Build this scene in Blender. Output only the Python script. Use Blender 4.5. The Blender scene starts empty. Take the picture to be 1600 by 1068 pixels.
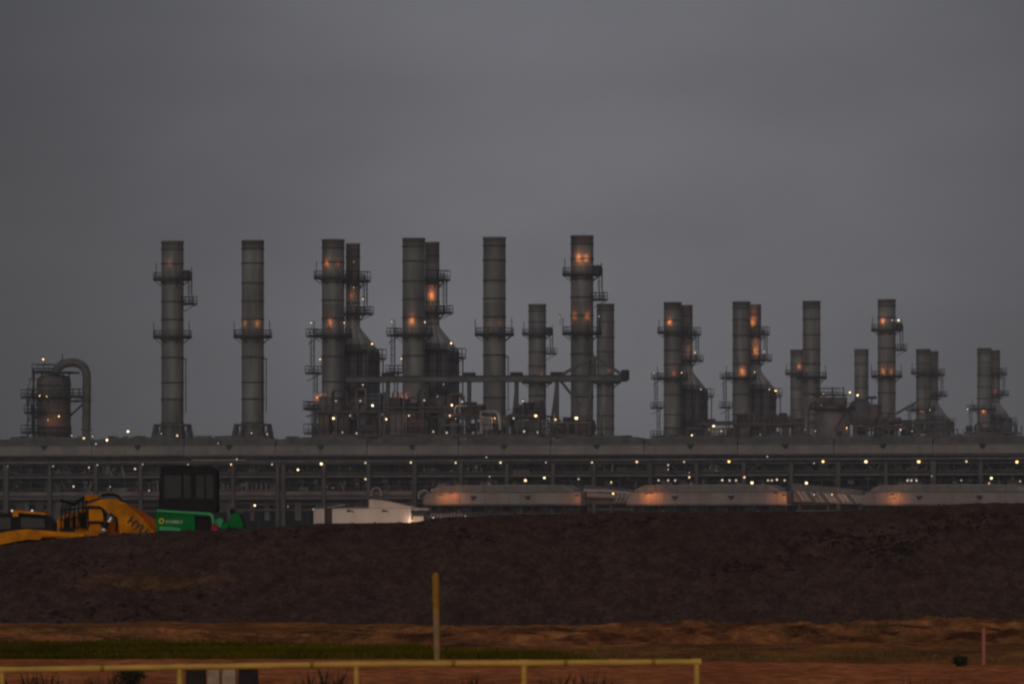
import bpy, math, random
import numpy as np
from mathutils import Vector, Matrix, noise as mnoise

random.seed(7)
rng = np.random.default_rng(7)
scene = bpy.context.scene
COL = scene.collection
R = math.radians

# ------------------------------------------------------------------ camera
F = 9144.0          # focal length in photograph pixels (1600 wide)
HC = 1.7            # eye height
YH = 840.0          # horizon row
cam = bpy.data.cameras.new("camera")
cam.sensor_width = 36.0
cam.lens = 36.0 * F / 1600.0
cam.shift_y = (YH - 534.0) / 1600.0
cam.clip_start, cam.clip_end = 1.0, 20000.0
cam.dof.use_dof = True
cam.dof.focus_distance = 330.0
cam.dof.aperture_fstop = 7.1
camo = bpy.data.objects.new("camera", cam)
COL.objects.link(camo)
camo.location = (0, 0, HC)
camo.rotation_euler = (R(90), 0, 0)
scene.camera = camo

# ------------------------------------------------------------------ world: heavy dusk overcast
world = bpy.data.worlds.new("World")
scene.world = world
world.use_nodes = True
wt = world.node_tree
wt.nodes.clear()


def WN(kind, **kw):
    n = wt.nodes.new(kind)
    for k, v in kw.items():
        setattr(n, k, v)
    return n


def wmath(op, a, b=None):
    n = WN('ShaderNodeMath', operation=op)
    for i, v in enumerate((a, b)):
        if v is None:
            continue
        if isinstance(v, (int, float)):
            n.inputs[i].default_value = v
        else:
            wt.links.new(v, n.inputs[i])
    return n.outputs[0]


def wrange(v, a, b, c, d, kind='SMOOTHSTEP'):
    n = WN('ShaderNodeMapRange', interpolation_type=kind)
    wt.links.new(v, n.inputs['Value'])
    for nm, x in (('From Min', a), ('From Max', b), ('To Min', c), ('To Max', d)):
        n.inputs[nm].default_value = x
    return n.outputs['Result']


tc = WN('ShaderNodeTexCoord')
sepw = WN('ShaderNodeSeparateXYZ')
wt.links.new(tc.outputs['Generated'], sepw.inputs[0])
gz = wrange(sepw.outputs['Z'], 0.03, 0.30, 1.0, 0.74)           # cloud base darkens overhead
gx_ = wmath('ABSOLUTE', wmath('SUBTRACT', sepw.outputs['X'], 0.014))
gp = wrange(gx_, 0.012, 0.118, 1.0, 0.45)                       # thinner cloud straight over the plant, heavier to both sides
mp = WN('ShaderNodeMapping')
mp.inputs['Scale'].default_value = (9.0, 9.0, 20.0)
wt.links.new(tc.outputs['Generated'], mp.inputs['Vector'])
nz = WN('ShaderNodeTexNoise')
nz.inputs['Scale'].default_value = 2.2
nz.inputs['Detail'].default_value = 4.0
nz.inputs['Roughness'].default_value = 0.45
wt.links.new(mp.outputs[0], nz.inputs['Vector'])
gn = wrange(nz.outputs['Fac'], 0.3, 0.7, 0.89, 1.09, 'LINEAR')
gb = wrange(sepw.outputs['Y'], -0.3, 0.7, 2.6, 1.0)            # sky behind the photographer is lighter
val = wmath('MULTIPLY', wmath('MULTIPLY', gz, gp), wmath('MULTIPLY', gn, gb))
cc = WN('ShaderNodeMix', data_type='RGBA', blend_type='MULTIPLY')
cc.inputs[0].default_value = 1.0
cc.inputs[6].default_value = (0.151, 0.151, 0.170, 1)
wt.links.new(val, cc.inputs[7])
bg = WN('ShaderNodeBackground')
wt.links.new(cc.outputs[2], bg.inputs['Color'])
bg.inputs['Strength'].default_value = 1.0
sky = WN('ShaderNodeTexSky', sky_type='NISHITA')
sky.sun_disc = False
sky.sun_elevation = R(14)
sky.sun_rotation = R(200)
bg2 = WN('ShaderNodeBackground')
wt.links.new(sky.outputs[0], bg2.inputs['Color'])
bg2.inputs['Strength'].default_value = 0.0012
addw = WN('ShaderNodeAddShader')
wt.links.new(bg.outputs[0], addw.inputs[0])
wt.links.new(bg2.outputs[0], addw.inputs[1])
wo = WN('ShaderNodeOutputWorld')
wt.links.new(addw.outputs[0], wo.inputs['Surface'])

# ------------------------------------------------------------------ very soft, dim sun through the cloud
sun = bpy.data.lights.new("sun", 'SUN')
sun.energy = 0.52
sun.angle = R(50)
sun.color = (1.0, 0.89, 0.78)
suno = bpy.data.objects.new("sun", sun)
COL.objects.link(suno)
suno.rotation_euler = (R(76), 0, R(-12))

scene.view_settings.view_transform = 'Standard'
scene.view_settings.look = 'None'
scene.view_settings.exposure = 0.0
scene.view_settings.gamma = 1.0
scene.view_settings.use_curve_mapping = False
scene.render.engine = 'CYCLES'
scene.cycles.pixel_filter_type = 'BLACKMAN_HARRIS'
scene.cycles.filter_width = 2.3
scene.cycles.volume_bounces = 0
scene.cycles.max_bounces = 5
scene.cycles.sample_clamp_indirect = 2.0
scene.cycles.use_denoising = True


# ------------------------------------------------------------------ materials
def mat(name, color, rough=0.7, metal=0.0, var=0.25, scale=1.5, stretch=(1, 1, 1), bump=0.0, bscale=8.0, tint=None,
        emit=None, estr=0.0, spec=0.3, alpha=1.0):
    m = bpy.data.materials.new(name)
    m.use_nodes = True
    nt = m.node_tree
    b = nt.nodes['Principled BSDF']
    b.inputs['Roughness'].default_value = rough
    b.inputs['Metallic'].default_value = metal
    b.inputs['Specular IOR Level'].default_value = spec
    if emit:
        b.inputs['Base Color'].default_value = (*color, 1)
        b.inputs['Emission Color'].default_value = (*emit, 1)
        b.inputs['Emission Strength'].default_value = estr
        return m
    t = nt.nodes.new('ShaderNodeTexCoord')
    mpg = nt.nodes.new('ShaderNodeMapping')
    mpg.inputs['Scale'].default_value = stretch
    oi = nt.nodes.new('ShaderNodeObjectInfo')
    sc_ = nt.nodes.new('ShaderNodeMath')
    sc_.operation = 'MULTIPLY'
    sc_.inputs[1].default_value = 37.0
    nt.links.new(oi.outputs['Random'], sc_.inputs[0])
    nt.links.new(sc_.outputs[0], mpg.inputs['Location'])
    nt.links.new(t.outputs['Object'], mpg.inputs['Vector'])
    n = nt.nodes.new('ShaderNodeTexNoise')
    n.inputs['Scale'].default_value = scale
    n.inputs['Detail'].default_value = 6
    n.inputs['Roughness'].default_value = 0.6
    nt.links.new(mpg.outputs[0], n.inputs['Vector'])
    cr = nt.nodes.new('ShaderNodeValToRGB')
    lo = tuple(max(0.0, c * (1 - var)) for c in color)
    hi = tint if tint else tuple(min(1.0, c * (1 + var)) for c in color)
    cr.color_ramp.elements[0].position = 0.32
    cr.color_ramp.elements[1].position = 0.68
    cr.color_ramp.elements[0].color = (*lo, 1)
    cr.color_ramp.elements[1].color = (*hi, 1)
    nt.links.new(n.outputs['Fac'], cr.inputs['Fac'])
    nt.links.new(cr.outputs['Color'], b.inputs['Base Color'])
    if bump:
        n2 = nt.nodes.new('ShaderNodeTexNoise')
        n2.inputs['Scale'].default_value = bscale
        n2.inputs['Detail'].default_value = 8
        nt.links.new(t.outputs['Object'], n2.inputs['Vector'])
        bp = nt.nodes.new('ShaderNodeBump')
        bp.inputs['Strength'].default_value = bump
        bp.inputs['Distance'].default_value = 0.1
        nt.links.new(n2.outputs['Fac'], bp.inputs['Height'])
        nt.links.new(bp.outputs[0], b.inputs['Normal'])
    return m


M = {
    'shell': mat('stack_steel', (0.195, 0.19, 0.178), 0.6, 0.3, 0.42, 0.5, (1, 1, 0.12)),
    'flue': mat('flue_steel', (0.37, 0.355, 0.34), 0.65, 0.2, 0.3, 0.4, (1, 1, 0.15)),
    'vessel': mat('vessel_cladding', (0.125, 0.105, 0.095), 0.65, 0.15, 0.35, 0.5, (1, 1, 0.4)),
    'band': mat('band_steel', (0.055, 0.055, 0.055), 0.7, 0.2, 0.2),
    'steel': mat('dark_steel', (0.035, 0.035, 0.04), 0.6, 0.2, 0.3, 1.0),
    'frame': mat('frame_steel', (0.125, 0.12, 0.112), 0.65, 0.2, 0.3, 0.6),
    'rackbeam': mat('rack_steel', (0.115, 0.104, 0.097), 0.7, 0.1, 0.35, 0.3),
    'brown': mat('primer_steel', (0.13, 0.085, 0.075), 0.7, 0.1, 0.35, 0.5),
    'casing': mat('casing_steel', (0.135, 0.13, 0.136), 0.7, 0.1, 0.35, 0.4, (1, 1, 0.3)),
    'cooler': mat('galvanised_sheet', (0.225, 0.21, 0.19), 0.55, 0.2, 0.22, 0.25, (1, 1, 0.4)),
    'cooler_low': mat('pale_sheet', (0.26, 0.225, 0.205), 0.6, 0.15, 0.22, 0.25, (1, 1, 0.4)),
    'cooler_top': mat('weathered_sheet', (0.125, 0.125, 0.115), 0.7, 0.15, 0.3, 0.4, (1, 1, 0.4)),
    'pipe': mat('insulated_pipe', (0.17, 0.145, 0.13), 0.6, 0.2, 0.3, 0.3),
    'pale': mat('pale_cladding', (0.36, 0.33, 0.31), 0.55, 0.2, 0.25, 0.6),
    'dull': mat('dull_equipment', (0.085, 0.07, 0.066), 0.7, 0.1, 0.4, 0.6),
    'drum': mat('drum_cladding', (0.20, 0.17, 0.16), 0.6, 0.1, 0.3, 0.4),
    'drum2': mat('small_drum_cladding', (0.12, 0.10, 0.095), 0.65, 0.1, 0.3, 0.4),
    'blue': mat('blue_grey_equipment', (0.09, 0.12, 0.14), 0.6, 0.1, 0.3, 0.6),
    'shed': mat('shed_cladding', (0.62, 0.55, 0.48), 0.7, 0, 0.12, 0.5, (1, 1, 0.3)),
    'shedroof': mat('shed_roof', (0.60, 0.47, 0.40), 0.7, 0, 0.15, 0.5),
    'sheddark': mat('shed_opening', (0.07, 0.05, 0.04), 0.8),
    'dark': mat('near_black_sheet', (0.013, 0.012, 0.012), 0.9, 0, 0.4, 0.25),
    'yellow': mat('rail_paint', (0.72, 0.41, 0.075), 0.55, 0, 0.22, 3.0, (1, 1, 4)),
    'ochre': mat('faded_post_paint', (0.36, 0.215, 0.075), 0.6, 0, 0.2, 6.0),
    'ochre2': mat('post_tip_paint', (0.36, 0.175, 0.012), 0.6, 0, 0.2, 6.0),
    'pink': mat('stake_paint', (0.50, 0.16, 0.10), 0.6, 0, 0.2, 6.0),
    'mach': mat('machine_yellow', (0.62, 0.200, 0.002), 0.5, 0, 0.35, 2.2, tint=(0.92, 0.31, 0.004), bump=0.0, spec=.08),
    'machshade': mat('machine_yellow_shaded', (0.40, 0.09, 0.006), 0.6, 0, 0.3, 1.4, spec=.08),  # redder copy of machine yellow, with shade put into the colour
    'black': mat('black_paint', (0.006, 0.006, 0.006), 0.6, 0, 0.3, 3),
    'glass': mat('tinted_glass', (0.026, 0.029, 0.028), 0.3, 0, 0.25, 2, spec=0.25),
    'glass2': mat('smoked_glass', (0.006, 0.007, 0.008), 0.2, 0, 0.2, 2, spec=0.4),
    'chrome': mat('hydraulic_rod', (0.8, 0.78, 0.75), 0.25, 0.6, 0.1, 3),
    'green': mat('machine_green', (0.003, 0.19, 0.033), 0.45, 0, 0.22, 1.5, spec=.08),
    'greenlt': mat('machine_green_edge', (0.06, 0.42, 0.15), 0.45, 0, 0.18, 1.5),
    'logo': mat('logo_yellow', (0.65, 0.62, 0.03), 0.5, 0, 0.05, 3),
    'white': mat('lettering_white', (0.75, 0.72, 0.66), 0.6, 0, 0.08, 3),
    'redpart': mat('red_lever', (0.28, 0.02, 0.02), 0.5, 0, 0.2, 3),
    'cream': mat('cream_block', (0.46, 0.33, 0.22), 0.9, 0, 0.25, 5, bump=0.3),
    'blackblk': mat('black_block', (0.03, 0.022, 0.022), 0.9, 0, 0.3, 5, bump=0.3),
    'rubber': mat('tyre_rubber', (0.02, 0.018, 0.016), 0.9, 0, 0.3, 5),
    'bulbw': mat('lamp_glow_white', (0.8, 0.8, 0.8), emit=(1.0, 0.69, 0.40), estr=3.4),
    'bulbm': mat('lamp_glow_warm', (0.8, 0.8, 0.8), emit=(1.0, 0.68, 0.40), estr=1.35),
    'bulbd': mat('lamp_glow_dim', (0.8, 0.8, 0.8), emit=(1.0, 0.82, 0.68), estr=.62),
    'bulbo': mat('lamp_glow_amber', (0.8, 0.6, 0.4), emit=(1.0, 0.55, 0.20), estr=3.2),
}


def courses(m, size):
    # rolled plate courses of a stack differ a little from one another; soot darkens the mouth
    nt = m.node_tree
    b = nt.nodes['Principled BSDF']
    src = b.inputs['Base Color'].links[0].from_socket
    t = nt.nodes.new('ShaderNodeTexCoord')
    sp = nt.nodes.new('ShaderNodeSeparateXYZ')
    nt.links.new(t.outputs['Object'], sp.inputs[0])
    dv = nt.nodes.new('ShaderNodeMath'); dv.operation = 'DIVIDE'; dv.inputs[1].default_value = size
    fl = nt.nodes.new('ShaderNodeMath'); fl.operation = 'FLOOR'
    oi = nt.nodes.new('ShaderNodeObjectInfo')
    ad = nt.nodes.new('ShaderNodeMath'); ad.operation = 'MULTIPLY_ADD'; ad.inputs[1].default_value = 91.0
    nt.links.new(sp.outputs['Z'], dv.inputs[0]); nt.links.new(dv.outputs[0], fl.inputs[0])
    nt.links.new(oi.outputs['Random'], ad.inputs[0]); nt.links.new(fl.outputs[0], ad.inputs[2])
    wn = nt.nodes.new('ShaderNodeTexWhiteNoise'); wn.noise_dimensions = '1D'
    nt.links.new(ad.outputs[0], wn.inputs['W'])
    mr = nt.nodes.new('ShaderNodeMapRange'); mr.inputs['To Min'].default_value = .78; mr.inputs['To Max'].default_value = 1.16
    nt.links.new(wn.outputs['Value'], mr.inputs['Value'])
    so = nt.nodes.new('ShaderNodeMapRange'); so.interpolation_type = 'SMOOTHSTEP'
    so.inputs['From Min'].default_value = 63.0; so.inputs['From Max'].default_value = 68.0
    so.inputs['To Min'].default_value = 1.0; so.inputs['To Max'].default_value = .68
    nt.links.new(sp.outputs['Z'], so.inputs['Value'])
    mu = nt.nodes.new('ShaderNodeMath'); mu.operation = 'MULTIPLY'
    nt.links.new(mr.outputs[0], mu.inputs[0]); nt.links.new(so.outputs[0], mu.inputs[1])
    mx = nt.nodes.new('ShaderNodeMix'); mx.data_type = 'RGBA'; mx.blend_type = 'MULTIPLY'; mx.inputs[0].default_value = 1
    nt.links.new(src, mx.inputs[6]); nt.links.new(mu.outputs[0], mx.inputs[7])
    nt.links.new(mx.outputs[2], b.inputs['Base Color'])


courses(M['shell'], 4.1)
courses(M['flue'], 3.3)


# ------------------------------------------------------------------ mesh collector
class MB:
    def __init__(s):
        s.v, s.f, s.mi, s.sm, s.mats = [], [], [], [], []

    def _m(s, m):
        if m not in s.mats:
            s.mats.append(m)
        return s.mats.index(m)

    def add(s, vs, fs, m, smooth=False):
        o = len(s.v)
        s.v.extend([tuple(v) for v in vs])
        k = s._m(m)
        for f in fs:
            s.f.append(tuple(i + o for i in f))
            s.mi.append(k)
            s.sm.append(smooth)
        return s

    def box(s, c, d, m, rot=None):
        x, y, z = d[0] / 2, d[1] / 2, d[2] / 2
        vs = [Vector(p) for p in ((-x, -y, -z), (x, -y, -z), (x, y, -z), (-x, y, -z), (-x, -y, z), (x, -y, z), (x, y, z), (-x, y, z))]
        if rot is not None:
            vs = [rot @ v for v in vs]
        vs = [v + Vector(c) for v in vs]
        return s.add(vs, [(0, 3, 2, 1), (4, 5, 6, 7), (0, 1, 5, 4), (1, 2, 6, 5), (2, 3, 7, 6), (3, 0, 4, 7)], m)

    def beam(s, a, b, w, h, m):
        a, b = Vector(a), Vector(b)
        d = b - a
        q = d.to_track_quat('Y', 'Z').to_matrix()
        return s.box((a + b) / 2, (w, d.length, h), m, q)

    def tube(s, pts, r, m, n=8, cap=True):
        pts = [Vector(p) for p in pts]
        rs = r if isinstance(r, (list, tuple)) else [r] * len(pts)
        vs, fs = [], []
        up = None
        for i, p in enumerate(pts):
            t = (pts[min(i + 1, len(pts) - 1)] - pts[max(i - 1, 0)]).normalized()
            if up is None:
                up = t.orthogonal().normalized()
            up = (up - t * up.dot(t))
            up = up.normalized() if up.length > 1e-6 else t.orthogonal().normalized()
            w = t.cross(up)
            for k in range(n):
                a = 2 * math.pi * k / n
                vs.append(p + (up * math.cos(a) + w * math.sin(a)) * rs[i])
        for i in range(len(pts) - 1):
            for k in range(n):
                k2 = (k + 1) % n
                fs.append((i * n + k, i * n + k2, (i + 1) * n + k2, (i + 1) * n + k))
        s.add(vs, fs, m, n > 6)
        if cap:
            s.add(vs[:n], [tuple(range(n))[::-1]], m)
            s.add(vs[-n:], [tuple(range(n))], m)
        return s

    def lathe(s, prof, m, n=32, c=(0, 0), smooth=True, cap=True):
        vs, fs = [], []
        for r, z in prof:
            for k in range(n):
                a = 2 * math.pi * k / n
                vs.append((c[0] + r * math.cos(a), c[1] + r * math.sin(a), z))
        for i in range(len(prof) - 1):
            for k in range(n):
                k2 = (k + 1) % n
                fs.append((i * n + k, i * n + k2, (i + 1) * n + k2, (i + 1) * n + k))
        s.add(vs, fs, m, smooth)
        if cap:
            if prof[0][0] > 1e-4:
                s.add(vs[:n], [tuple(range(n))[::-1]], m)
            if prof[-1][0] > 1e-4:
                s.add(vs[-n:], [tuple(range(n))], m)
        return s

    def ball(s, c, r, m, n=8, k=6):
        prof = [(max(1e-5, r * math.sin(math.pi * i / k)), c[2] - r * math.cos(math.pi * i / k)) for i in range(k + 1)]
        return s.lathe(prof, m, n, (c[0], c[1]), True, False)

    def prism(s, poly, y0, y1, m, bev=0.0):
        """outline in x-z, from y0 (front) to y1, front edge eased by bev"""
        n = len(poly)
        cx = sum(p[0] for p in poly) / n
        cz = sum(p[1] for p in poly) / n
        rings = []
        if bev:
            def inset(p):
                dx, dz = cx - p[0], cz - p[1]
                L = math.hypot(dx, dz) or 1
                return (p[0] + dx / L * bev, p[1] + dz / L * bev)
            rings = [([inset(p) for p in poly], y0), (poly, y0 + bev), (poly, y1 - bev), ([inset(p) for p in poly], y1)]
        else:
            rings = [(poly, y0), (poly, y1)]
        vs, fs = [], []
        for pl, y in rings:
            vs += [(p[0], y, p[1]) for p in pl]
        for i in range(len(rings) - 1):
            for k in range(n):
                k2 = (k + 1) % n
                fs.append((i * n + k, i * n + k2, (i + 1) * n + k2, (i + 1) * n + k))
        fs.append(tuple(range(n))[::-1])
        o = (len(rings) - 1) * n
        fs.append(tuple(range(o, o + n)))
        return s.add(vs, fs, m)

    def mesh(s, name):
        me = bpy.data.meshes.new(name)
        me.from_pydata(s.v, [], s.f)
        for m in s.mats:
            me.materials.append(m)
        me.polygons.foreach_set('material_index', s.mi)
        me.polygons.foreach_set('use_smooth', s.sm)
        me.update()
        return me

    def build(s, name, parent=None):
        return link(name, s.mesh(name), parent)


def link(name, me, parent=None):
    o = bpy.data.objects.new(name, me)
    COL.objects.link(o)
    if parent is not None:
        o.parent = parent
    return o


def tag(o, label=None, cat=None, group=None, kind=None):
    if label:
        o['label'] = label
    if cat:
        o['category'] = cat
    if group:
        o['group'] = group
    if kind:
        o['kind'] = kind
    return o


def thing(name, label, cat, loc=(0, 0, 0), rz=0.0, group=None):
    o = bpy.data.objects.new(name, None)
    COL.objects.link(o)
    o.location = loc
    o.rotation_euler = (0, 0, rz)
    o.empty_display_size = 1.0
    return tag(o, label, cat, group)


CACHE = {}


def cached(key, fn):
    if key not in CACHE:
        CACHE[key] = fn()
    return CACHE[key]


# frame of a thing standing in the plant grid: turns a photograph pixel on its plane into local coordinates
K = -0.33
RZ = math.atan(K)
U = (math.cos(RZ), math.sin(RZ))
NV = (-math.sin(RZ), math.cos(RZ))


class Fr:
    def __init__(s, loc, rz=RZ):
        s.l = loc
        s.u = (math.cos(rz), math.sin(rz))
        s.n = (-math.sin(rz), math.cos(rz))

    def P(s, px, py, v=0.0):
        q = (px - 800) / F
        lx, ly, lz = s.l
        t = (q * (ly + v * s.n[1]) - lx - v * s.n[0]) / (s.u[0] - q * s.u[1])
        D = ly + t * s.u[1] + v * s.n[1]
        return (t, v, HC + (YH - py) * D / F - lz)

    def x(s, px, v=0.0):
        return s.P(px, 0, v)[0]


def at(px, py, D):
    return ((px - 800) * D / F, D, HC + (YH - py) * D / F)


# ------------------------------------------------------------------ lamps (parts of what carries them)
def lamp(parent, p, size=0.34, kind='w', arm=(0, 0.9, -0.9), light=0.0, lcol=(1.0, 0.30, 0.085), lofs=(0, 0, 0), sc=1.0):
    m = {'w': 'bulbw', 'd': 'bulbd', 'o': 'bulbo'}[kind]
    if kind == 'w' and size < .49:
        m = 'bulbm'
    size *= 0.46 * random.uniform(.78, 1.15) if size > .2 else .8
    size = round(size, 2)
    key = ('lamp', tuple(round(a, 2) for a in arm))

    def mk():
        b = MB()
        e = Vector(arm)
        b.tube([(0, 0, 0), (0, 0, 0.25), (e.x, e.y, 0.25), (e.x, e.y, e.z)], 0.06, M['steel'], 6)
        b.lathe([(0.05, 0.42), (0.30, 0.32), (0.34, 0.16)], M['steel'], 10, cap=False)
        return b.mesh('lamp')
    o = link('lamp', cached(key, mk), parent)
    o.location = p
    o.scale = (sc, sc, sc)
    bulb = link('bulb', cached(('bulb', m, size), lambda: MB().ball((0, 0, 0), size, M[m], 10, 8).mesh('bulb')), o)
    if light > 0:
        L = bpy.data.lights.new('lamp_light', 'POINT')
        L.energy = light
        L.color = lcol
        L.shadow_soft_size = 0.3
        lo = bpy.data.objects.new('lamp_light', L)
        COL.objects.link(lo)
        lo.parent = o
        lo.location = lofs
    return o


# ------------------------------------------------------------------ shared plant pieces
def ring_platform(r0, r1, a0=0, a1=360, n=28):
    b = MB()
    A = [R(a0 + (a1 - a0) * i / n) for i in range(n + 1)]
    for zt, zb, ro, ri in ((0.0, -0.38, r1, r0),):
        vs, fs = [], []
        for a in A:
            c, s_ = math.cos(a), math.sin(a)
            vs += [(ro * c, ro * s_, zt), (ri * c, ri * s_, zt), (ri * c, ri * s_, zb), (ro * c, ro * s_, zb)]
        for i in range(n):
            o, p = i * 4, i * 4 + 4
            for k in range(4):
                k2 = (k + 1) % 4
                fs.append((o + k, o + k2, p + k2, p + k))
        if a1 - a0 < 360:
            fs.append((0, 1, 2, 3))
            e = n * 4
            fs.append((e + 3, e + 2, e + 1, e))
        b.add(vs, fs, M['steel'])
    for i in range(0, n, 4):
        a = A[i]
        b.beam((r0 * math.cos(a), r0 * math.sin(a), -1.6), (r1 * 0.96 * math.cos(a), r1 * 0.96 * math.sin(a), -0.3), 0.14, 0.14, M['steel'])
    return b.mesh('platform')


def ring_rail(r, a0=0, a1=360, n=28, mast=()):
    b = MB()
    A = [R(a0 + (a1 - a0) * i / n) for i in range(n + 1)]
    for z in (0.18, 0.65, 1.35):
        b.tube([(r * math.cos(a), r * math.sin(a), z) for a in A], 0.065 if z > 0.3 else 0.10, M['steel'], 5)
    for a in A[::2]:
        b.tube([(r * math.cos(a), r * math.sin(a), 0), (r * math.cos(a), r * math.sin(a), 1.35)], 0.06, M['steel'], 5)
    for ang, h in mast:
        a = R(ang)
        b.tube([(r * math.cos(a), r * math.sin(a), 0), (r * math.cos(a), r * math.sin(a), h)], 0.09, M['steel'], 5)
    return b.mesh('railing')


def box_landing(w, d):
    b = MB()
    b.box((0, 0, -0.17), (w, d, 0.34), M['steel'])
    b.beam((-w / 2, 0, -1.8), (w / 2, 0, -0.3), 0.14, 0.14, M['steel'])
    return b.mesh('landing')


def box_rail(w, d, h=1.5):
    b = MB()
    for z in (0.2, 0.75, h):
        b.tube([(-w / 2, -d / 2, z), (w / 2, -d / 2, z), (w / 2, d / 2, z), (-w / 2, d / 2, z), (-w / 2, -d / 2, z)], 0.09, M['steel'], 5)
    for x in np.linspace(-w / 2, w / 2, 4):
        for y in (-d / 2, d / 2):
            b.tube([(x, y, 0), (x, y, h)], 0.065, M['steel'], 5)
    return b.mesh('railing')


def ladder_mesh(h, w=0.7, cage=True):
    b = MB()
    for x in (-w / 2, w / 2):
        b.tube([(x, 0, 0), (x, 0, h)], 0.10, M['steel'], 5)
    for z in np.arange(0.4, h, 0.6):
        b.tube([(-w / 2, 0, z), (w / 2, 0, z)], 0.04, M['steel'], 4)
    if cage:
        for z in np.arange(2.2, h, 1.6):
            b.tube([(-w / 2, 0, z), (-w / 2 - .1, -0.7, z), (w / 2 + .1, -0.7, z), (w / 2, 0, z)], 0.045, M['steel'], 4)
        for x in (-0.42, 0.42):
            b.tube([(x, -0.7, 2.2), (x, -0.7, h)], 0.045, M['steel'], 4)
    return b.mesh('ladder')


ZTOP = 67.7
SR = 2.47


def stack_shell(z0=0.0):
    b = MB()
    prof = [(SR, z0)]
    z = z0 + 4
    bands = []
    zs = [7, 11, 15.5, 19, 23.5, 27.2, 32.5, 36.2, 41.8, 46.5, 50.2, 54.2, 58.2, 62.6, 65.8]
    for zb in zs:
        prof += [(SR, zb)]
    prof += [(SR, ZTOP - 0.5), (SR + 0.1, ZTOP - 0.45), (SR + 0.1, ZTOP), (SR - 0.15, ZTOP), (SR - 0.15, ZTOP - 3)]
    b.lathe(prof, M['shell'], 40, cap=False)
    for zb in zs:
        b.lathe([(SR, zb - 0.16), (SR + 0.14, zb - 0.14), (SR + 0.14, zb + 0.14), (SR, zb + 0.16)], M['band'], 40, cap=False)
    b.lathe([(0.01, ZTOP - 3), (SR - 0.15, ZTOP - 3)], M['steel'], 40, cap=False)
    return b.mesh('shell')


def base_frame():
    b = MB()
    for i in range(12):
        a = R(i * 30 + 15)
        c, s_ = math.cos(a), math.sin(a)
        b.beam((6.0 * c, 6.0 * s_, 17.0), (4.0 * c, 4.0 * s_, 27.0), 0.34, 0.34, M['frame'])
        b.beam((6.0 * c, 6.0 * s_, 0), (6.0 * c, 6.0 * s_, 17.0), 0.3, 0.3, M['frame'])
        b.beam((SR * c, SR * s_, 26.6), (4.1 * c, 4.1 * s_, 26.8), 0.3, 0.3, M['frame'])
        b.beam((SR * c, SR * s_, 18), (4.0 * c, 4.0 * s_, 26), 0.22, 0.22, M['frame'])
    b.lathe([(3.75, 26.6), (4.15, 26.6), (4.15, 27.0), (3.75, 27.0)], M['frame'], 24, cap=False)
    b.lathe([(5.8, 17.0), (6.2, 17.0), (6.2, 17.4), (5.8, 17.4)], M['frame'], 24, cap=False)
    b.lathe([(SR + .02, 17), (2.75, 17.2), (2.6, 25.6), (SR + .02, 25.9)], M['casing'], 24, cap=False)
    return b.mesh('base_frame')


def put_ring(t, z, mast=(), rout=4.35):
    p = link('platform', cached(('ringp', rout), lambda: ring_platform(SR + 0.02, rout)), t)
    p.location = (0, 0, z)
    link('railing', cached(('ringr', rout, tuple(mast)), lambda: ring_rail(rout - 0.1, mast=mast)), p)
    return p


def put_landing(t, x, y, z, w=3.2, d=2.4, h=1.5):
    p = link('landing', cached(('land', w, d), lambda: box_landing(w, d)), t)
    p.location = (x, y, z)
    link('railing', cached(('landr', w, d, h), lambda: box_rail(w, d, h)), p)
    return p


def put_ladder(t, x, y, z, h, cage=True, w=0.7):
    o = link('ladder', cached(('lad', round(h, 1), cage, w), lambda: ladder_mesh(h, w, cage)), t)
    o.location = (x, y, z)
    return o


STACKS = 'round steel exhaust stacks of the plant'


def stack(px, top, kind, label):
    D = 66.0 * F / (YH - top)
    X = (px - 800) * D / F
    t = thing('exhaust_stack', label, 'stack', (X, D, 0), RZ, STACKS)
    fr = Fr((X, D, 0))
    link('shell', cached('shell', stack_shell), t)
    if 'U' in kind:      # upper ring
        put_ring(t, 59.3, ((170, 3.6), (20, 2.6)))
    if 'L' in kind:      # middle ring
        put_ring(t, 46.4, ((188, 3.4), (-8, 3.4)))
    if 'S' in kind:      # side landing under the upper ring, with its ladder
        put_landing(t, 4.15, -0.4, 53.7, 2.8, 2.6)
        put_ladder(t, 4.2, 0.2, 53.7, 7.0)
        b = MB()
        b.box((0, 0, .9), (1.5, 1.3, 1.8), M['steel'])
        g = b.build('platform_gate', t)
        g.location = (3.9, -1.6, 59.3)
    if 'B' in kind:
        link('base_frame', cached('basef', base_frame), t)
    if 'R' in kind:      # low ladder on the right flank
        put_ladder(t, SR + 0.45, -0.3, 29.5, 12, False, 0.8)
        b = MB().box((0, 0, 0), (0.9, 0.9, 0.25), M['steel'])
        g = b.build('ladder_top', t)
        g.location = (SR + 0.45, -0.3, 41.4)
    if 'T' in kind:      # ladder tower on the left flank
        put_landing(t, -4.4, -0.6, 46.4, 2.6, 2.6)
        put_landing(t, -4.4, -0.6, 38.2, 3.0, 2.6)
        put_landing(t, -4.4, -0.6, 30.2, 3.0, 2.6)
        put_ladder(t, -4.0, -0.2, 30.2, 8.2)
        put_ladder(t, -4.7, -0.2, 38.2, 8.4)
        put_ladder(t, -4.2, -0.2, 20.0, 10.4)
    return t, fr


GLOW = 0.85


def glow(t, fr, px, py, e=70, side=None, kind='d', size=0.16, r=3.2):
    """amber work lamp standing a metre off the shell on the camera side, washing it with light"""
    x, _, z = fr.P(px, py, -SR)
    x = max(-2.3, min(2.3, x))
    y = -math.sqrt(max(0.3, r * r - x * x))
    return lamp(t, (x, y, z - 1.5), size * 0.5, 'd', (x * -0.25, 1.0, 0.25), e * GLOW, lofs=(0, 0.0, 1.5))


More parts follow.
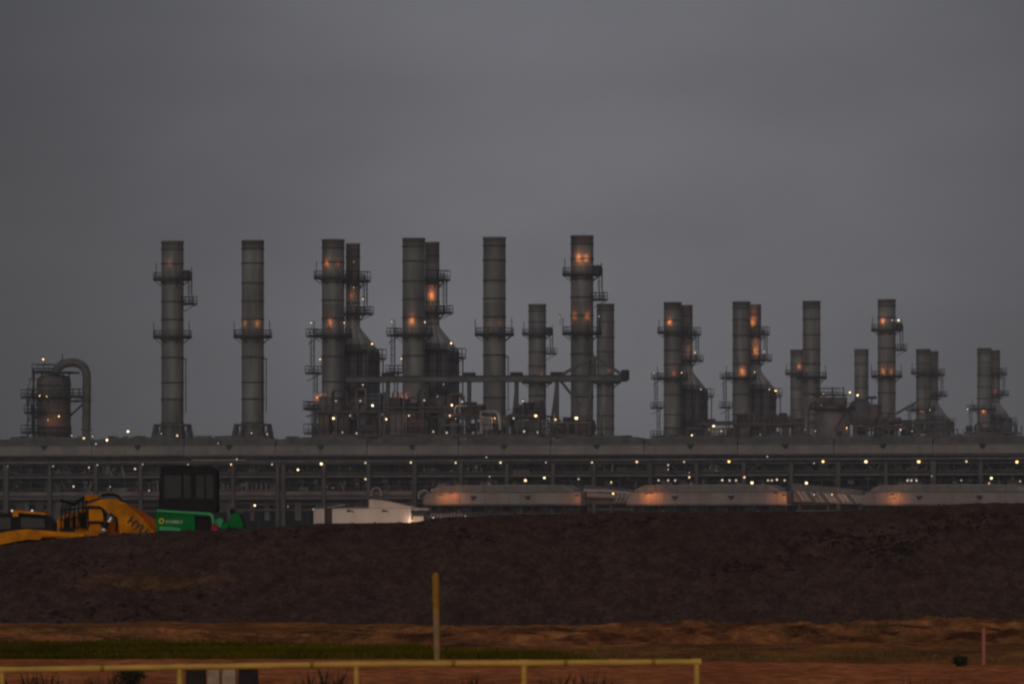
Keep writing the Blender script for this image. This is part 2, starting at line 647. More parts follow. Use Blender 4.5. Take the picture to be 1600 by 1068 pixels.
# ------------------------------------------------------------------ train 1, 2, 3 stacks
S = {}
for key, px, top, kind, label in (
    ('A', 269.5, 376.5, 'ULSBR', 'tall grey stack on a flared base with two ring platforms, nearest the bent-pipe vessel'),
    ('B', 395, 375.5, 'LBR', 'tall grey stack on a flared base with a single ring platform'),
    ('C', 520.5, 374, 'ULT', 'tall stack with two ring platforms and ladder tower, paired with a thinner flue'),
    ('D', 646.5, 372, 'LT', 'tall stack with one ring platform and ladder tower, paired with a thinner flue'),
    ('E', 772.5, 370.5, 'LR', 'tall unpaired stack with one ring platform rising behind the long overhead beam'),
    ('G', 909.5, 368, 'ULS', 'tall stack with two ring platforms crossed by the gabled end truss'),
    ('F', 839.5, 475, 'US', 'shorter stack with side cage standing between two tall stacks behind the overhead beam'),
    ('H', 946, 474.5, '', 'shorter stack with no upper platform directly behind the tip of the gabled truss'),
    ('I', 1051, 472, 'ULT', 'mid-height stack with two ring platforms paired with a flue, nearest the gabled truss'),
    ('J', 1158.5, 471, 'LT', 'mid-height stack with one ring platform and ladder tower, paired with a flue'),
    ('K', 1268, 470, 'L', 'mid-height unpaired stack with one ring platform rising behind the round drum'),
    ('L', 1385.5, 467.5, 'ULS', 'mid-height stack with two ring platforms and a bright white lamp on the upper one'),
    ('N', 1246, 546, 'U', 'short far stack half hidden by the stack behind the round drum'),
    ('O', 1346, 545, '', 'short far bare stack standing alone just past the round drum'),
    ('Q', 1442.5, 545, 'ULT', 'short far paired stack with ring platforms at the tip of the sloping truss'),
    ('V', 1538, 543.5, 'LT', 'short far paired stack with one ring platform, closest to the photo edge'),
):
    S[key] = stack(px, top, kind, label)

# rings of the shorter stacks that sit lower in the picture
for key, py in (('F', 597), ('H', 598)):
    t, fr = S[key]
    put_ring(t, fr.P(800 if key == 'x' else 839, py, 0)[2], ())

for key, px, py, e in (
    ('A', 265, 411, 22), ('B', 379, 505, 28), ('B', 406, 505, 55), ('C', 508, 411, 90), ('C', 530, 411, 20), ('C', 516, 503, 80),
    ('D', 644, 500, 130), ('E', 762, 503, 4), ('E', 784, 503, 9), ('G', 903, 403, 170), ('G', 918, 403, 110),
    ('G', 894, 493, 75), ('G', 922, 493, 75), ('F', 849, 585, 20), ('H', 955, 577, 20),
    ('I', 1045, 503, 150), ('I', 1054, 583, 45), ('J', 1161, 581, 190), ('K', 1259, 577, 14),
    ('L', 1378, 501, 110), ('L', 1379, 580, 110), ('L', 1398, 580, 70), ('N', 1250, 572, 90),
    ('Q', 1440, 641, 240), ('V', 1537, 641, 220), ('J', 1165, 672, 40),
):
    t, fr = S[key]
    glow(t, fr, px, py, e)

for key, px, py, sz, kd in (
    ('C', 486, 504, .42, 'w'), ('C', 538, 504, .42, 'w'), ('C', 500, 561, .42, 'w'), ('D', 612, 502, .36, 'w'), ('D', 664, 503, .4, 'w'),
    ('D', 627, 560, .42, 'w'), ('G', 874, 494, .3, 'd'), ('G', 936, 494, .3, 'd'), ('I', 1022, 582, .42, 'w'), ('I', 1065, 582, .42, 'w'),
    ('J', 1129, 581, .4, 'd'), ('J', 1179, 581, .42, 'w'), ('L', 1404, 500, .5, 'w'), ('L', 1394, 500, .4, 'd'), ('L', 1399, 500, .3, 'd'),
    ('Q', 1453, 640, .46, 'w'), ('V', 1512, 639, .48, 'w'), ('B', 393, 676, .3, 'd'), ('B', 417.5, 678, .4, 'd'),
    ('A', 252, 677, .34, 'd'), ('A', 277, 680, .42, 'w'),
):
    t, fr = S[key]
    p = fr.P(px, py, -4.4 if abs(px - 800) < 1e9 else 0)
    v = -3.9 if key not in 'AB' else -5.7
    p = fr.P(px, py, v)
    lamp(t, p, sz, kd, (0.0, 0.7, -1.9))


# ------------------------------------------------------------------ heat recovery units (thin flue + hood + casing) behind the paired stacks
def recovery_unit(key, fx, top, lit, label):
    tS, frS = S[key]
    D0 = frS.l[1]
    D = D0 + 9.0
    X = (fx - 800) * D / F
    t = thing('heat_recovery_unit', label, 'boiler', (X, D, 0), RZ, 'heat recovery units with thin flues')
    fr = Fr((X, D, 0))
    zt = fr.P(fx, top, 0)[2]
    r = 1.58

    def flue():
        b = MB()
        zs = [50.5, 54, 58, 61, 64.2]
        b.lathe([(r, 48.6), (r, zt - .3), (r + .08, zt - .3), (r + .08, zt), (r - .1, zt), (r - .1, zt - 2), (0.01, zt - 2)], M['flue'], 28, cap=False)
        for z in zs:
            b.lathe([(r, z - .12), (r + .1, z - .12), (r + .1, z + .12), (r, z + .12)], M['band'], 28, cap=False)
        return b.mesh('flue')
    link('flue', cached('flue', flue), t)

    def hood():
        b = MB()
        n = 24
        x0, x1, y0, y1 = -1.72, 4.9, -4.2, 4.2
        vs = []
        for k in range(n):
            a = 2 * math.pi * k / n
            c, s_ = math.cos(a), math.sin(a)
            q = 1 / max(abs(c), abs(s_))
            vs.append(((x0 + x1) / 2 + c * q * (x1 - x0) / 2, s_ * q * 4.2, 43.2))
        for k in range(n):
            a = 2 * math.pi * k / n
            vs.append((r * math.cos(a), r * math.sin(a), 48.7))
        b.add(vs, [(k, (k + 1) % n, n + (k + 1) % n, n + k) for k in range(n)], M['flue'])
        return b.mesh('hood')
    link('hood', cached('hood', hood), t)

    def casing():
        b = MB()
        b.box((1.6, 0, 29.6), (6.6, 8.4, 27.2), M['casing'])
        for z in np.arange(17, 43.4, 2.4):
            b.box((1.6, 0, z), (6.8, 8.65, 0.22), M['steel'])
        for x in (-1.4, 0.6, 2.6, 4.6):
            b.box((x, -4.32, 29.6), (0.25, 0.25, 27), M['steel'])
        b.box((1.6, 0, 8), (6.6, 8.4, 15.9), M['dull'])
        return b.mesh('casing')
    link('casing', cached('casing', casing), t)
    put_landing(t, 1.6, -5.0, 43.3, 6.8, 1.4, 1.3)
    put_landing(t, 1.6, -5.0, 34.0, 6.8, 1.4, 1.3)
    put_ladder(t, 3.4, -4.9, 34.0, 9.4)
    rb = MB()
    for xt, xb in ((-.9, -1.0), (.1, 1.0), (1.1, 3.2)):
        rb.beam((xb, -4.3, 43.3), (xt, -1.35, 48.6), .18, .22, M['casing'])
    rb.build('hood_rib', t)
    # ring platforms and ladder of the flue
    for z in (58.9, 51.6):
        p = link('platform', cached(('ringp', 2.9, 'f'), lambda: ring_platform(r, 2.9)), t)
        p.location = (0, 0, z)
        link('railing', cached(('ringr', 2.9, 'f'), lambda: ring_rail(2.8)), p)
    put_landing(t, 3.0, -.6, 51.6, 3.4, 2.2)
    put_landing(t, 2.9, -.6, 58.9, 2.2, 2.2, 2.0)
    put_ladder(t, 3.1, -0.2, 51.6, 7.6)
    # side gallery on the casing
    put_landing(t, 6.3, -1.0, 41.6, 2.8, 3.0, 2.0)
    b = MB()
    b.tube([(7.6, -1.4, 41.6), (7.6, -1.4, 32.5)], 0.16, M['steel'], 6)
    b.tube([(5.0, -1.4, 37.8), (6.6, -1.4, 41.3)], 0.12, M['steel'], 6)
    b.tube([(5.0, -1.4, 33.0), (7.9, -1.4, 33.0)], 0.2, M['steel'], 6)
    b.build('gallery_support', t)
    for px, py, sz, kd in lit:
        lamp(t, fr.P(px, py, -4.9), sz, kd, (0.0, 0.8, -0.9))
    return t, fr


HR = {}
HR['C'] = recovery_unit('C', 551.5, 380, ((553, 409, .26, 'd'), (553, 449, .26, 'd'), (567, 467, .40, 'w'), (581.5, 537, .5, 'o'), (567, 601, .36, 'w'), (557, 620, .34, 'd'), (563, 626, .38, 'd')),
                        'dark ribbed boiler casing with a thin flue behind the two-platform tall stack')
HR['D'] = recovery_unit('D', 675.5, 378.5, ((705, 536, .5, 'w'), (663, 413, .22, 'd'), (693, 600, .26, 'd'), (683, 619, .44, 'd')),
                        'dark ribbed boiler casing with an orange-lit thin flue behind the one-platform tall stack')
HR['I'] = recovery_unit('I', 1073.5, 476.5, ((1086, 550, .46, 'w'), (1095, 608, .42, 'w')),
                        'dark boiler casing and flue behind the mid-height stack nearest the gabled truss')
HR['J'] = recovery_unit('J', 1180.5, 475.5, ((1194, 549, .42, 'w'), (1202, 608, .42, 'w'), (1212, 610, .55, 'o')),
                        'dark boiler casing with two lamps together on its shoulder, behind the one-platform mid-height stack')
HR['Q'] = recovery_unit('Q', 1459, 548, (), 'distant boiler casing and flue behind the stack touched by the sloping truss')
HR['V'] = recovery_unit('V', 1555.5, 547, ((1562, 671, .46, 'w'), (1578, 673, .4, 'd'), (1573, 663, .36, 'd')),
                        'distant boiler casing and flue behind the short stack closest to the photo edge')
for key, px, py, e in (('D', 675.5, 463, 130), ('C', 551, 462, 26), ('J', 1174, 506, 150), ('J', 1183, 549, 130), ('I', 1079, 549, 20), ('V', 1555, 612, 20)):
    t, fr = HR[key]
    x, _, z = fr.P(px, py, -1.6)
    x = max(-1.3, min(1.3, x))
    lamp(t, (x, -2.5, z - 1.5), 0.08, 'd', (0, .9, 0.2), e * .8, lofs=(0, 0, 1.5))
# amber lamps at the foot of the ladder towers
for key, px, py in (('C', 501, 622), ('D', 627, 622)):
    t, fr = S[key]
    x, y, z = fr.P(px, py, -2.6)
    b = MB()
    b.prism([(-1.7, -1.2), (-0.2, -1.5), (1.6, -0.2), (1.2, 1.3), (-1.6, 1.3)], 0, 1.4, M['pale'], 0.1)
    g = b.build('insulation_box', t)
    g.location = (x, y, z)
    lamp(t, (x - 0.3, y - 1.5, z + .2), 0.12, 'o', (0, 1.5, -.6), 90, lofs=(0, 0, 0))
    put_landing(t, fr.x(493, -2.6), -1.8, fr.P(490, 637.5, -2.6)[2], 5.4, 3.0)
    put_landing(t, fr.x(487, -2.6), -1.8, fr.P(490, 676, -2.6)[2], 3.2, 3.0, 2.0)
    put_ladder(t, fr.x(487 if key == 'C' else 613, -2.6), -1.4, 23, 8, True)


# ------------------------------------------------------------------ domed vessel with the bent overhead pipe (left)
def vessel_left():
    D = 1285.0
    X = (84 - 800) * D / F
    t = thing('process_vessel', 'domed process vessel ringed with platforms, a bent pipe arching off its top', 'vessel', (X, D, 0), RZ)
    fr = Fr((X, D, 0))
    Z = lambda py: fr.P(84, py, 0)[2]
    r = 3.75
    b = MB()
    b.lathe([(r, 0), (r, Z(595)), (r - .12, Z(591.5)), (r - .55, Z(588)), (r - 1.3, Z(586)), (r - 2.4, Z(584.8)), (0.01, Z(584))], M['vessel'], 40, cap=False)
    for py in (602, 622, 645, 668):
        b.lathe([(r, Z(py) - .15), (r + .12, Z(py) - .15), (r + .12, Z(py) + .15), (r, Z(py) + .15)], M['band'], 40, cap=False)
    b.build('shell', t)
    # top frame deck
    p = link('platform', MB().box((0, 0, 0), (8.8, 6.5, .38), M['steel']).mesh('platform'), t)
    p.location = (fr.x(87), 0, Z(582))
    rr = link('railing', box_rail(4.0, 6.3, 1.6), p)
    rr.location = (-2.3, 0, 0.2)
    cols = MB()
    for x in (-3.4, -1.6, 1.6, 3.4):
        cols.beam((x, -2.9, Z(596)), (x, -2.9, Z(582)), .25, .25, M['steel'])
    for x in (-4.4,):
        cols.beam((x, -1, Z(690)), (x, -1, Z(575)), .32, .32, M['steel'])
        cols.beam((x - 1.4, -1, Z(690)), (x - 1.4, -1, Z(610)), .2, .2, M['steel'])
    for py in (592, 606, 632, 658):
        cols.beam((-5.8, -1, Z(py)), (-3.6, -1, Z(py)), .16, .16, M['steel'])
    for p0, p1 in ((582, 606), (606, 632), (632, 658), (658, 684)):
        cols.beam((-5.8, -1, Z(p1)), (-4.4, -1, Z(p0)), .12, .12, M['steel'])
        cols.beam((3.5, -2.6, Z(p1)), (4.6, -2.2, Z(p0)), .12, .12, M['steel'])
    cols.beam((4.6, -2.2, Z(690)), (4.6, -2.2, Z(582)), .2, .2, M['steel'])
    cols.build('deck_legs', t)
    for px, py, w in ((52, 620, 3.2), (55, 644, 2.6), (52, 675, 3.2), (117, 619.5, 4.6)):
        put_landing(t, fr.x(px), -1.2, Z(py), w, 4.0, 1.6)
    for py, a0, a1 in ((619.5, 200, 300), (643, 185, 265), (675, 185, 345)):
        p = link('platform', ring_platform(r, r + 1.2, a0, a1, 16), t)
        p.location = (0, 0, Z(py))
        link('railing', ring_rail(r + 1.1, a0, a1, 16), p)
    put_ladder(t, fr.x(55), -1, Z(675), Z(643) - Z(675))
    put_ladder(t, fr.x(49), -1, Z(644), Z(620) - Z(644))
    # overhead pipe
    rp = 0.95
    pts = []
    for px, py in ((87, 584), (90, 577), (96, 571), (104, 567.5), (114, 566), (122, 567), (129, 570.5), (134, 576), (136.5, 583), (137, 592), (136.5, 640), (136, 700)):
        x, y, z = fr.P(px, py, 0)
        pts.append((x, -0.5, z))
    b = MB()
    b.tube(pts, rp, M['frame'], 16)
    for py in (625, 671):
        b.lathe([(rp, Z(py) - .15), (rp + .25, Z(py) - .15), (rp + .25, Z(py) + .15), (rp, Z(py) + .15)], M['frame'], 16, (pts[-2][0], -0.5), cap=False)
    b.build('overhead_pipe', t)
    b = MB()
    b.beam((r - .2, -0.5, Z(627)), (pts[-2][0], -0.5, Z(627)), .4, .4, M['steel'])
    b.beam((r - .2, -0.5, Z(653)), (pts[-2][0] - .6, -0.5, Z(630)), .35, .35, M['steel'])
    b.build('pipe_bracket', t)
    b = MB()
    x, y, z = fr.P(101, 564, 0)
    b.box((x, -.5, z - .3), (1.4, 1.0, 1.2), M['brown'])
    b.tube([(x - .3, -.5, z), (x - .3, -.5, z + 1.6)], .12, M['steel'], 6)
    b.build('relief_valve', t)
    for px, py, s_, k_, e in ((67.5, 561, .45, 'o', 0), (62, 618, .3, 'o', 0), (73, 619, .12, 'o', 70), (92, 650, .2, 'o', 60), (75, 655, .1, 'o', 40), (112, 680, .2, 'd', 30)):
        x, y, z = fr.P(px, py, -4.9 if e or py > 600 else -2.5)
        lamp(t, (x, y, z), s_, k_, (0, 1.0, -2.0 if py < 570 else 0.2), e)


vessel_left()


# ------------------------------------------------------------------ round drum (right), part of the second train
def vessel_right():
    D = 1560.0
    X = (1302 - 800) * D / F
    t = thing('process_drum', 'squat pale round drum with cluttered top deck and a bent pipe at its side', 'vessel', (X, D, 0), RZ)
    fr = Fr((X, D, 0))
    Z = lambda py: fr.P(1302, py, 0)[2]
    r = 4.5
    b = MB()
    b.lathe([(r, 0), (r, Z(645)), (r - .3, Z(640)), (r - 1.2, Z(634)), (r - 2.8, Z(629)), (.01, Z(627))], M['drum'], 40, cap=False)
    b.build('shell', t)
    p = link('platform', ring_platform(1.0, r + 1.6), t)
    p.location = (0, 0, Z(638))
    link('railing', ring_rail(r + 1.5), p)
    p = link('platform', MB().box((0, 0, 0), (8.6, 5, .4), M['steel']).mesh('platform'), t)
    p.location = (fr.x(1298), -1, Z(617))
    link('railing', box_rail(6.2, 4.8, 1.8), p)
    b = MB()
    for x in (-4, -2, 0.5, 3.5):
        b.beam((x, -2.5, Z(638)), (x, -2.5, Z(605 if x in (0.5, 3.5) else 616)), .3, .3, M['steel'])
    b.box((-.5, -1.5, Z(626)), (6.5, 3.5, 1.8), M['dull'])
    b.box((2.6, -1.8, Z(627)), (2.6, 3.0, 2.2), M['frame'])
    b.tube([(-0.5, -3.4, Z(633)), (0.2, -3.4, Z(622)), (1.2, -3.4, Z(620)), (1.6, -3.4, Z(632))], .3, M['frame'], 8)
    b.build('deck_equipment', t)
    pts = [fr.P(px, py, -2) for px, py in ((1283, 625), (1274, 624), (1266, 629), (1261, 638), (1259.5, 650), (1260, 690))]
    MB().tube(pts, .85, M['drum'], 14).build('side_pipe', t)
    b = MB()
    b.tube([fr.P(1304, 672, -5.2), fr.P(1320, 645, -5.2), fr.P(1322, 660, -5.2), fr.P(1325, 680, -5.2)], .3, M['frame'], 8)
    x, y, z = fr.P(1312, 676, -4.8)
    b.tube([(x, y - .4, z), (x, y + .8, z)], .7, M['steel'], 12)
    b.build('nozzle', t)
    for px, py, s_, k_, e in ((1287, 615, .3, 'd', 70), (1323, 668, .2, 'o', 70), (1257, 671, .4, 'd', 0), (1274, 673, .4, 'd', 0), (1258, 687, .34, 'd', 0), (1328, 612.5, .52, 'w', 0), (1340, 617, .52, 'w', 0)):
        x, y, z = fr.P(px, py, -5.9)
        lamp(t, (x, y, z), s_, k_, (0, 1.2, -1.2), e)
    # second smaller drum beside it
    D2 = 1600.0
    X2 = (1344 - 800) * D2 / F
    t2 = thing('process_drum', 'smaller dull brownish drum standing on steelwork just past the pale round drum', 'vessel', (X2, D2, 0), RZ)
    f2 = Fr((X2, D2, 0))
    Z2 = lambda py: f2.P(1344, py, 0)[2]
    b = MB()
    b.lathe([(3.0, Z2(658)), (3.2, Z2(652)), (3.2, Z2(636)), (2.6, Z2(628)), (1.4, Z2(624)), (.01, Z2(623))], M['drum2'], 32, cap=False)
    b.build('shell', t2)
    b = MB()
    b.box((0.6, 0, Z2(661)), (10, 8, .6), M['steel'])
    for x in (-4, -1, 2, 5):
        b.beam((x, -3, 0), (x, -3, Z2(661)), .5, .5, M['steel'])
    b.box((3.6, 1, Z2(644)), (3.2, 4, 4.5), M['drum2'])
    b.build('support_frame', t2)
    b = MB()
    b.box((f2.x(1362), 0, Z2(621)), (2.4, 1.5, .7), M['steel'])
    b.tube([(f2.x(1362), 0, Z2(660)), (f2.x(1362), 0, Z2(621))], .2, M['steel'], 6)
    b.build('sampling_mast', t2)
    lamp(t2, f2.P(1345, 665, -4.5), .42, 'd', (0, 1, -1.0))


vessel_right()


# ------------------------------------------------------------------ overhead crane runways
def runway(D0, beam, beam_y, posts, apex, tip, left, deck_y, label, thick):
    D = D0
    X = (beam[0] - 800) * D / F
    D = D0 / (1 - K * ((beam[0] + beam[1]) / 2 - 800) / F)
    D = D0 + 0.0
    t = thing('crane_runway', label, 'crane runway', (X, D, 0), RZ)
    fr = Fr((X, D, 0))
    b = MB()
    zb = fr.P(beam[0], beam_y[0], 0)[2]
    x0, x1 = fr.x(beam[0]), fr.x(beam[1])
    zb2 = fr.P(beam[1], beam_y[1], 0)[2]
    b.beam((x0, 0, zb), (x1, 0, zb2), .9, thick, M['frame'])
    b.beam((x0, 0, zb + thick * .5), (x1, 0, zb2 + thick * .5), 1.2, .2, M['steel'])
    b.beam((x0, 0, zb - thick * .5), (x1, 0, zb2 - thick * .5), 1.2, .2, M['steel'])
    b.build('runway_beam', t)
    for (px, spread, both) in posts:
        b = MB()
        x, _, z = fr.P(px, beam_y[0], 0)
        z1 = fr.P(px, deck_y, 0)[2]
        z = zb + (zb2 - zb) * (x - x0) / max(.1, x1 - x0)
        b.beam((x, 0, z1), (x, 0, z), .75, .75, M['frame'])
        b.beam((x, 0, 0), (x, 0, z1), .75, .75, M['frame'])
        xs = fr.x(px - spread)
        b.beam((xs, 0.4, z1), (x, 0.4, z - .2), .5, .5, M['frame'])
        b.box((x, 0, z + thick * .5 + .45), (2.4, 1.6, .6), M['steel'])
        b.build('post', t)
    b = MB()
    a = fr.P(apex[0], apex[1], 0)
    l = fr.P(left[0], left[1], 0)
    b.beam(l, a, .55, .6, M['frame'])
    if tip:
        q = fr.P(tip[0], tip[1], 0)
        b.beam(a, q, .55, .6, M['frame'])
        base = fr.P(apex[0], beam_y[1], 0)
        b.beam(base, a, .8, .8, M['frame'])
        b.box((q[0], 0, q[2] + .3), (1.3, 1.6, 2.2), M['steel'])
        dn = fr.P(apex[0] - 14, deck_y, 0)
        b.beam(dn, (a[0], 0.3, a[2] - 1), .5, .5, M['frame'])
        d1 = fr.P(left[0] + 1, left[1] + 4, 0)
        d2 = fr.P(left[0] + 34, left[1] + 46, 0)
        b.beam(d1, d2, .45, .5, M['frame'])
    b.build('gable_truss', t)


runway(1262, (542, 979), (592.5, 590.5), ((606, 3, 0), (733, 5, 0), (807, 9, 0), (870, 12, 0)), (928, 557), (977, 588), (873, 588), 681,
       'long overhead crane beam on slanted posts ending in a gabled truss among the tall stacks', 1.25)
runway(1600, (1090, 1480), (661, 659), ((1110, 3, 0), (1250, 3, 0), (1384, 4, 0)), (1434, 627), None, (1384, 655), 690,
       'far low crane beam with one sloping truss arm reaching the short paired stack', 0.9)


# ------------------------------------------------------------------ process modules standing behind the coolers
MODN = 'steel process modules between the stacks'


def module(D0, x0, x1, ybase, ytop, seed, label, lamps=(), extra=(), decks=2, pal=('brown', 'dull', 'frame', 'casing', 'dull', 'brown', 'blue')):
    rr = random.Random(seed)
    X = ((x0 + x1) / 2 - 800) * D0 / F
    D = D0 / (1 - K * ((x0 + x1) / 2 - 800) / F)
    X = ((x0 + x1) / 2 - 800) * D / F
    t = thing('process_module', label, 'process module', (X, D, 0), RZ, MODN)
    fr = Fr((X, D, 0))
    s0, s1 = fr.x(x0), fr.x(x1)
    w = s1 - s0
    mid = (x0 + x1) / 2
    zb = fr.P(mid, ybase, 0)[2]
    zt = fr.P(mid, ytop, 0)[2]
    h = zt - zb
    dep = 9.0
    b = MB()
    b.box((0, 1, zb - .35), (w, dep, .7), M['brown'])
    for i in range(decks - 1):
        z = zb + h * (0.52 + .4 * i)
        b.box((0, 1, z), (w * .96, dep, .35), M['brown'])
    b.build('deck', t)
    ncol = max(3, int(w / 4.2) + 1)
    cb = MB()
    for i in range(ncol):
        x = s0 + .4 + (w - .8) * i / (ncol - 1)
        hh = h * rr.choice((.55, .55, .8, 1.0))
        for y in (-3.2, 5.2):
            cb.beam((x, y, 0), (x, y, zb + hh), .34, .34, M['frame'])
    cb.build('columns', t)
    # railings on both levels
    for z in (zb, zb + h * .52 + .18):
        rl = MB()
        for zz in (.6, 1.2):
            rl.tube([(s0, -3.45, z + zz), (s1, -3.45, z + zz)], .055, M['steel'], 5)
        for x in np.arange(s0, s1, 1.5):
            rl.tube([(x, -3.45, z), (x, -3.45, z + 1.2)], .05, M['steel'], 5)
        rl.build('railing', t)
    # equipment
    for lev in range(decks):
        z = zb if lev == 0 else zb + h * .52 + .18
        hh = h * .5
        x = s0 + .4
        while x < s1 - 1.0:
            ww = rr.uniform(1.0, 3.4)
            ww = min(ww, s1 - x - .2)
            if ww < .5:
                break
            mm = M[rr.choice(pal)]
            kd = rr.random()
            y = rr.uniform(-1.6, 1.5)
            e = MB()
            if kd < .30:
                th = hh * rr.uniform(.4, .98)
                e.box((x + ww / 2, y, z + th / 2), (ww * .9, rr.uniform(1.5, 3.5), th), mm)
                for q in np.arange(z + .6, z + th, .9):
                    e.box((x + ww / 2, y, q), (ww * .94, 3.55, .12), M['steel'])
                nm = 'cabinet'
            elif kd < .58:
                rad = min(ww * .45, 1.3)
                th = hh * rr.uniform(.6, 1.25)
                e.lathe([(rad, z), (rad, z + th - rad * .6), (rad * .8, z + th - rad * .2), (rad * .4, z + th), (.01, z + th)], mm, 16, (x + ww / 2, y), cap=False)
                e.tube([(x + ww / 2, y, z + th), (x + ww / 2, y, z + th + .7), (x + ww / 2 + .8, y, z + th + .7), (x + ww / 2 + .8, y, z)], .14, M['pipe'], 6)
                nm = 'vertical_drum'
            elif kd < .74:
                rad = rr.uniform(.6, 1.0)
                e.tube([(x, y, z + rad + .5), (x + ww, y, z + rad + .5)], rad, mm, 14)
                for q in (.2, .8):
                    e.box((x + ww * q, y, z + .5), (.3, 1.2, 1.0), M['steel'])
                nm = 'horizontal_drum'
            else:
                th = hh * rr.uniform(.7, 1.15)
                rad = rr.uniform(.16, .34)
                for j in range(rr.choice((1, 2, 3))):
                    xx = x + j * rad * 2.6
                    yy = y - j * .5
                    e.tube([(xx, yy, z), (xx, yy, z + th - .5), (xx + .35, yy, z + th), (xx + ww * .8, yy, z + th), (xx + ww, yy, z + th - .5), (xx + ww, yy, z)], rad, M[rr.choice(('pipe', 'pipe', 'frame', 'brown', 'dull'))], 8)
                nm = 'pipe_loop'
            e.build(nm, t)
            x += ww + rr.uniform(.1, .7)
    # long header pipes
    pb = MB()
    for i in range(3):
        z = zb + h * rr.uniform(.35, .62)
        pb.tube([(s0, -2.5 + i * .8, z), (s1, -2.5 + i * .8, z)], rr.uniform(.15, .3), M['pipe'], 8)
    pb.build('header_pipes', t)
    for fn in extra:
        fn(t, fr)
    for px, py, s_, k_, e in lamps:
        lamp(t, fr.P(px, py, -3.9), s_, k_, (0, .6, -.8), e, (1.0, .55, .28))
    return t, fr


def pale_arch(pts, r, m='pale'):
    def f(t, fr):
        MB().tube([fr.P(a, b_, -3.4) for a, b_ in pts], r, M[m], 10).build('pipe_arch', t)
    return f


def block(x0, y0, x1, y1, m, nm='cabinet', v=-2.6):
    def f(t, fr):
        a, c = fr.P(x0, y1, v), fr.P(x1, y0, v)
        b = MB()
        b.box(((a[0] + c[0]) / 2, v + 1.2, (a[2] + c[2]) / 2), (c[0] - a[0], 2.2, c[2] - a[2]), M[m])
        for q in np.linspace(a[0], c[0], max(3, int((c[0] - a[0]) / .9))):
            b.box((q, v + .06, (a[2] + c[2]) / 2), (.1, .1, c[2] - a[2] + .05), M['steel'])
        b.build(nm, t)
    return f


module(1235, 497, 604, 678, 612, 3, 'brown process deck crowded with lamps at the foot of the two-platform tall stack',
       ((525, 626, .42, 'd', 0), (521, 653, .5, 'w', 40), (547, 649, .42, 'd', 0), (582, 633, .55, 'w', 40), (603, 654, .6, 'w', 60), (535, 675, .42, 'd', 0), (557, 676.5, .46, 'd', 0)),
       (block(497, 644, 514, 678, 'brown'), block(528, 652, 545, 677, 'dull'), pale_arch(((551, 655), (549, 641), (553, 636), (558, 637), (560, 642), (560, 649)), .2, 'pipe')))
module(1230, 606, 702, 678, 612, 11, 'process deck with a pale cabinet at the foot of the one-platform tall paired stack',
       ((639, 649, .46, 'w', 30), (663, 625, .42, 'd', 0), (701, 627, .3, 'd', 0), (677, 674, .44, 'd', 0), (698, 675.5, .46, 'd', 0)),
       (block(609, 644, 636, 678, 'pipe', v=-3.0), block(636, 656, 668, 678, 'brown'), block(655, 640, 672, 650, 'brown')))
module(1226, 700, 762, 678, 622, 23, 'process deck of pipes and drums between the pale cabinet and the pale pipe arch',
       ((706, 632.5, .5, 'w', 60), (722, 627, .44, 'd', 0), (703, 649, .46, 'w', 30), (712, 654, .24, 'd', 0)),
       (pale_arch(((688, 671), (693, 664), (730, 664), (735, 670)), .18, 'pipe'), pale_arch(((711, 646), (711, 637), (714, 634), (730, 634)), .22, 'pale'), block(720, 636, 748, 650, 'brown')))


def arch_frame(t, fr):
    b = MB()
    b.tube([fr.P(752, 677, -4), fr.P(752, 643, -4), fr.P(768, 642.5, -4), fr.P(775, 643.5, -4), fr.P(779, 647, -4), fr.P(781.5, 653, -4), fr.P(781.5, 671, -4)], .36, M['pale'], 12)
    b.build('pipe_arch', t)
    g = MB()
    for x in (756, 760, 764, 768):
        g.tube([fr.P(x, 672, -3.8), fr.P(x, 650, -3.8)], .13, M['pale'], 6)
    for y in (652, 660, 668):
        g.tube([fr.P(750, y, -3.8), fr.P(770, y, -3.8)], .13, M['pale'], 6)
    g.build('pipe_rack_grid', t)


module(1222, 750, 802, 678, 640, 5, 'low process deck with a pale glowing pipe arch in front of the unpaired tall stack',
       ((753.5, 651, .42, 'd', 0), (773, 653, .15, 'o', 70)), (arch_frame, block(784, 650, 798, 667, 'blue', 'blue_tank')), decks=1)
module(1220, 799, 852, 678, 624, 31, 'dark boxy process deck under the overhead beam in front of the shorter caged stack',
       ((817, 626, .46, 'd', 0), (837, 649, .52, 'w', 40), (802.5, 653, .5, 'd', 0), (819, 673.5, .5, 'd', 0), (840, 675, .44, 'd', 0)),
       (block(806, 640, 848, 655, 'dull'), block(804, 656, 840, 674, 'casing')))
module(1216, 860, 931, 678, 648, 47, 'low process deck with one brilliant lamp at the foot of the gabled truss',
       ((900.5, 652.5, .72, 'w', 130), (868, 655, .2, 'o', 40)), (block(897, 656, 925, 677, 'brown'), block(880, 652, 897, 677, 'steel')), decks=1)
module(1565, 1078, 1148, 684, 655, 51, 'far process deck with a pale tank and white lamps between two mid-height paired stacks',
       ((1115, 665, .62, 'w', 90), (1127, 673, .46, 'd', 0), (1108, 671, .3, 'd', 0), (1081, 679.5, .5, 'w', 0)),
       (block(1110, 667, 1136, 680, 'pale', 'pale_tank'),), decks=1)
module(1560, 1150, 1250, 684, 645, 63, 'far dark pipework deck between the one-platform mid-height stack and the drum',
       ((1188, 679, .42, 'd', 0),), (block(1156, 664, 1170, 680, 'pipe'),))
module(1560, 1336, 1424, 684, 650, 77, 'far dull steel deck beneath the sloping truss arm',
       ((1407, 671, .46, 'w', 0), (1425, 673, .42, 'd', 0)))
module(1900, 1414, 1492, 690, 652, 85, 'farthest dark deck beneath the short stack at the truss tip', (), (block(1462, 655, 1480, 680, 'casing'),))
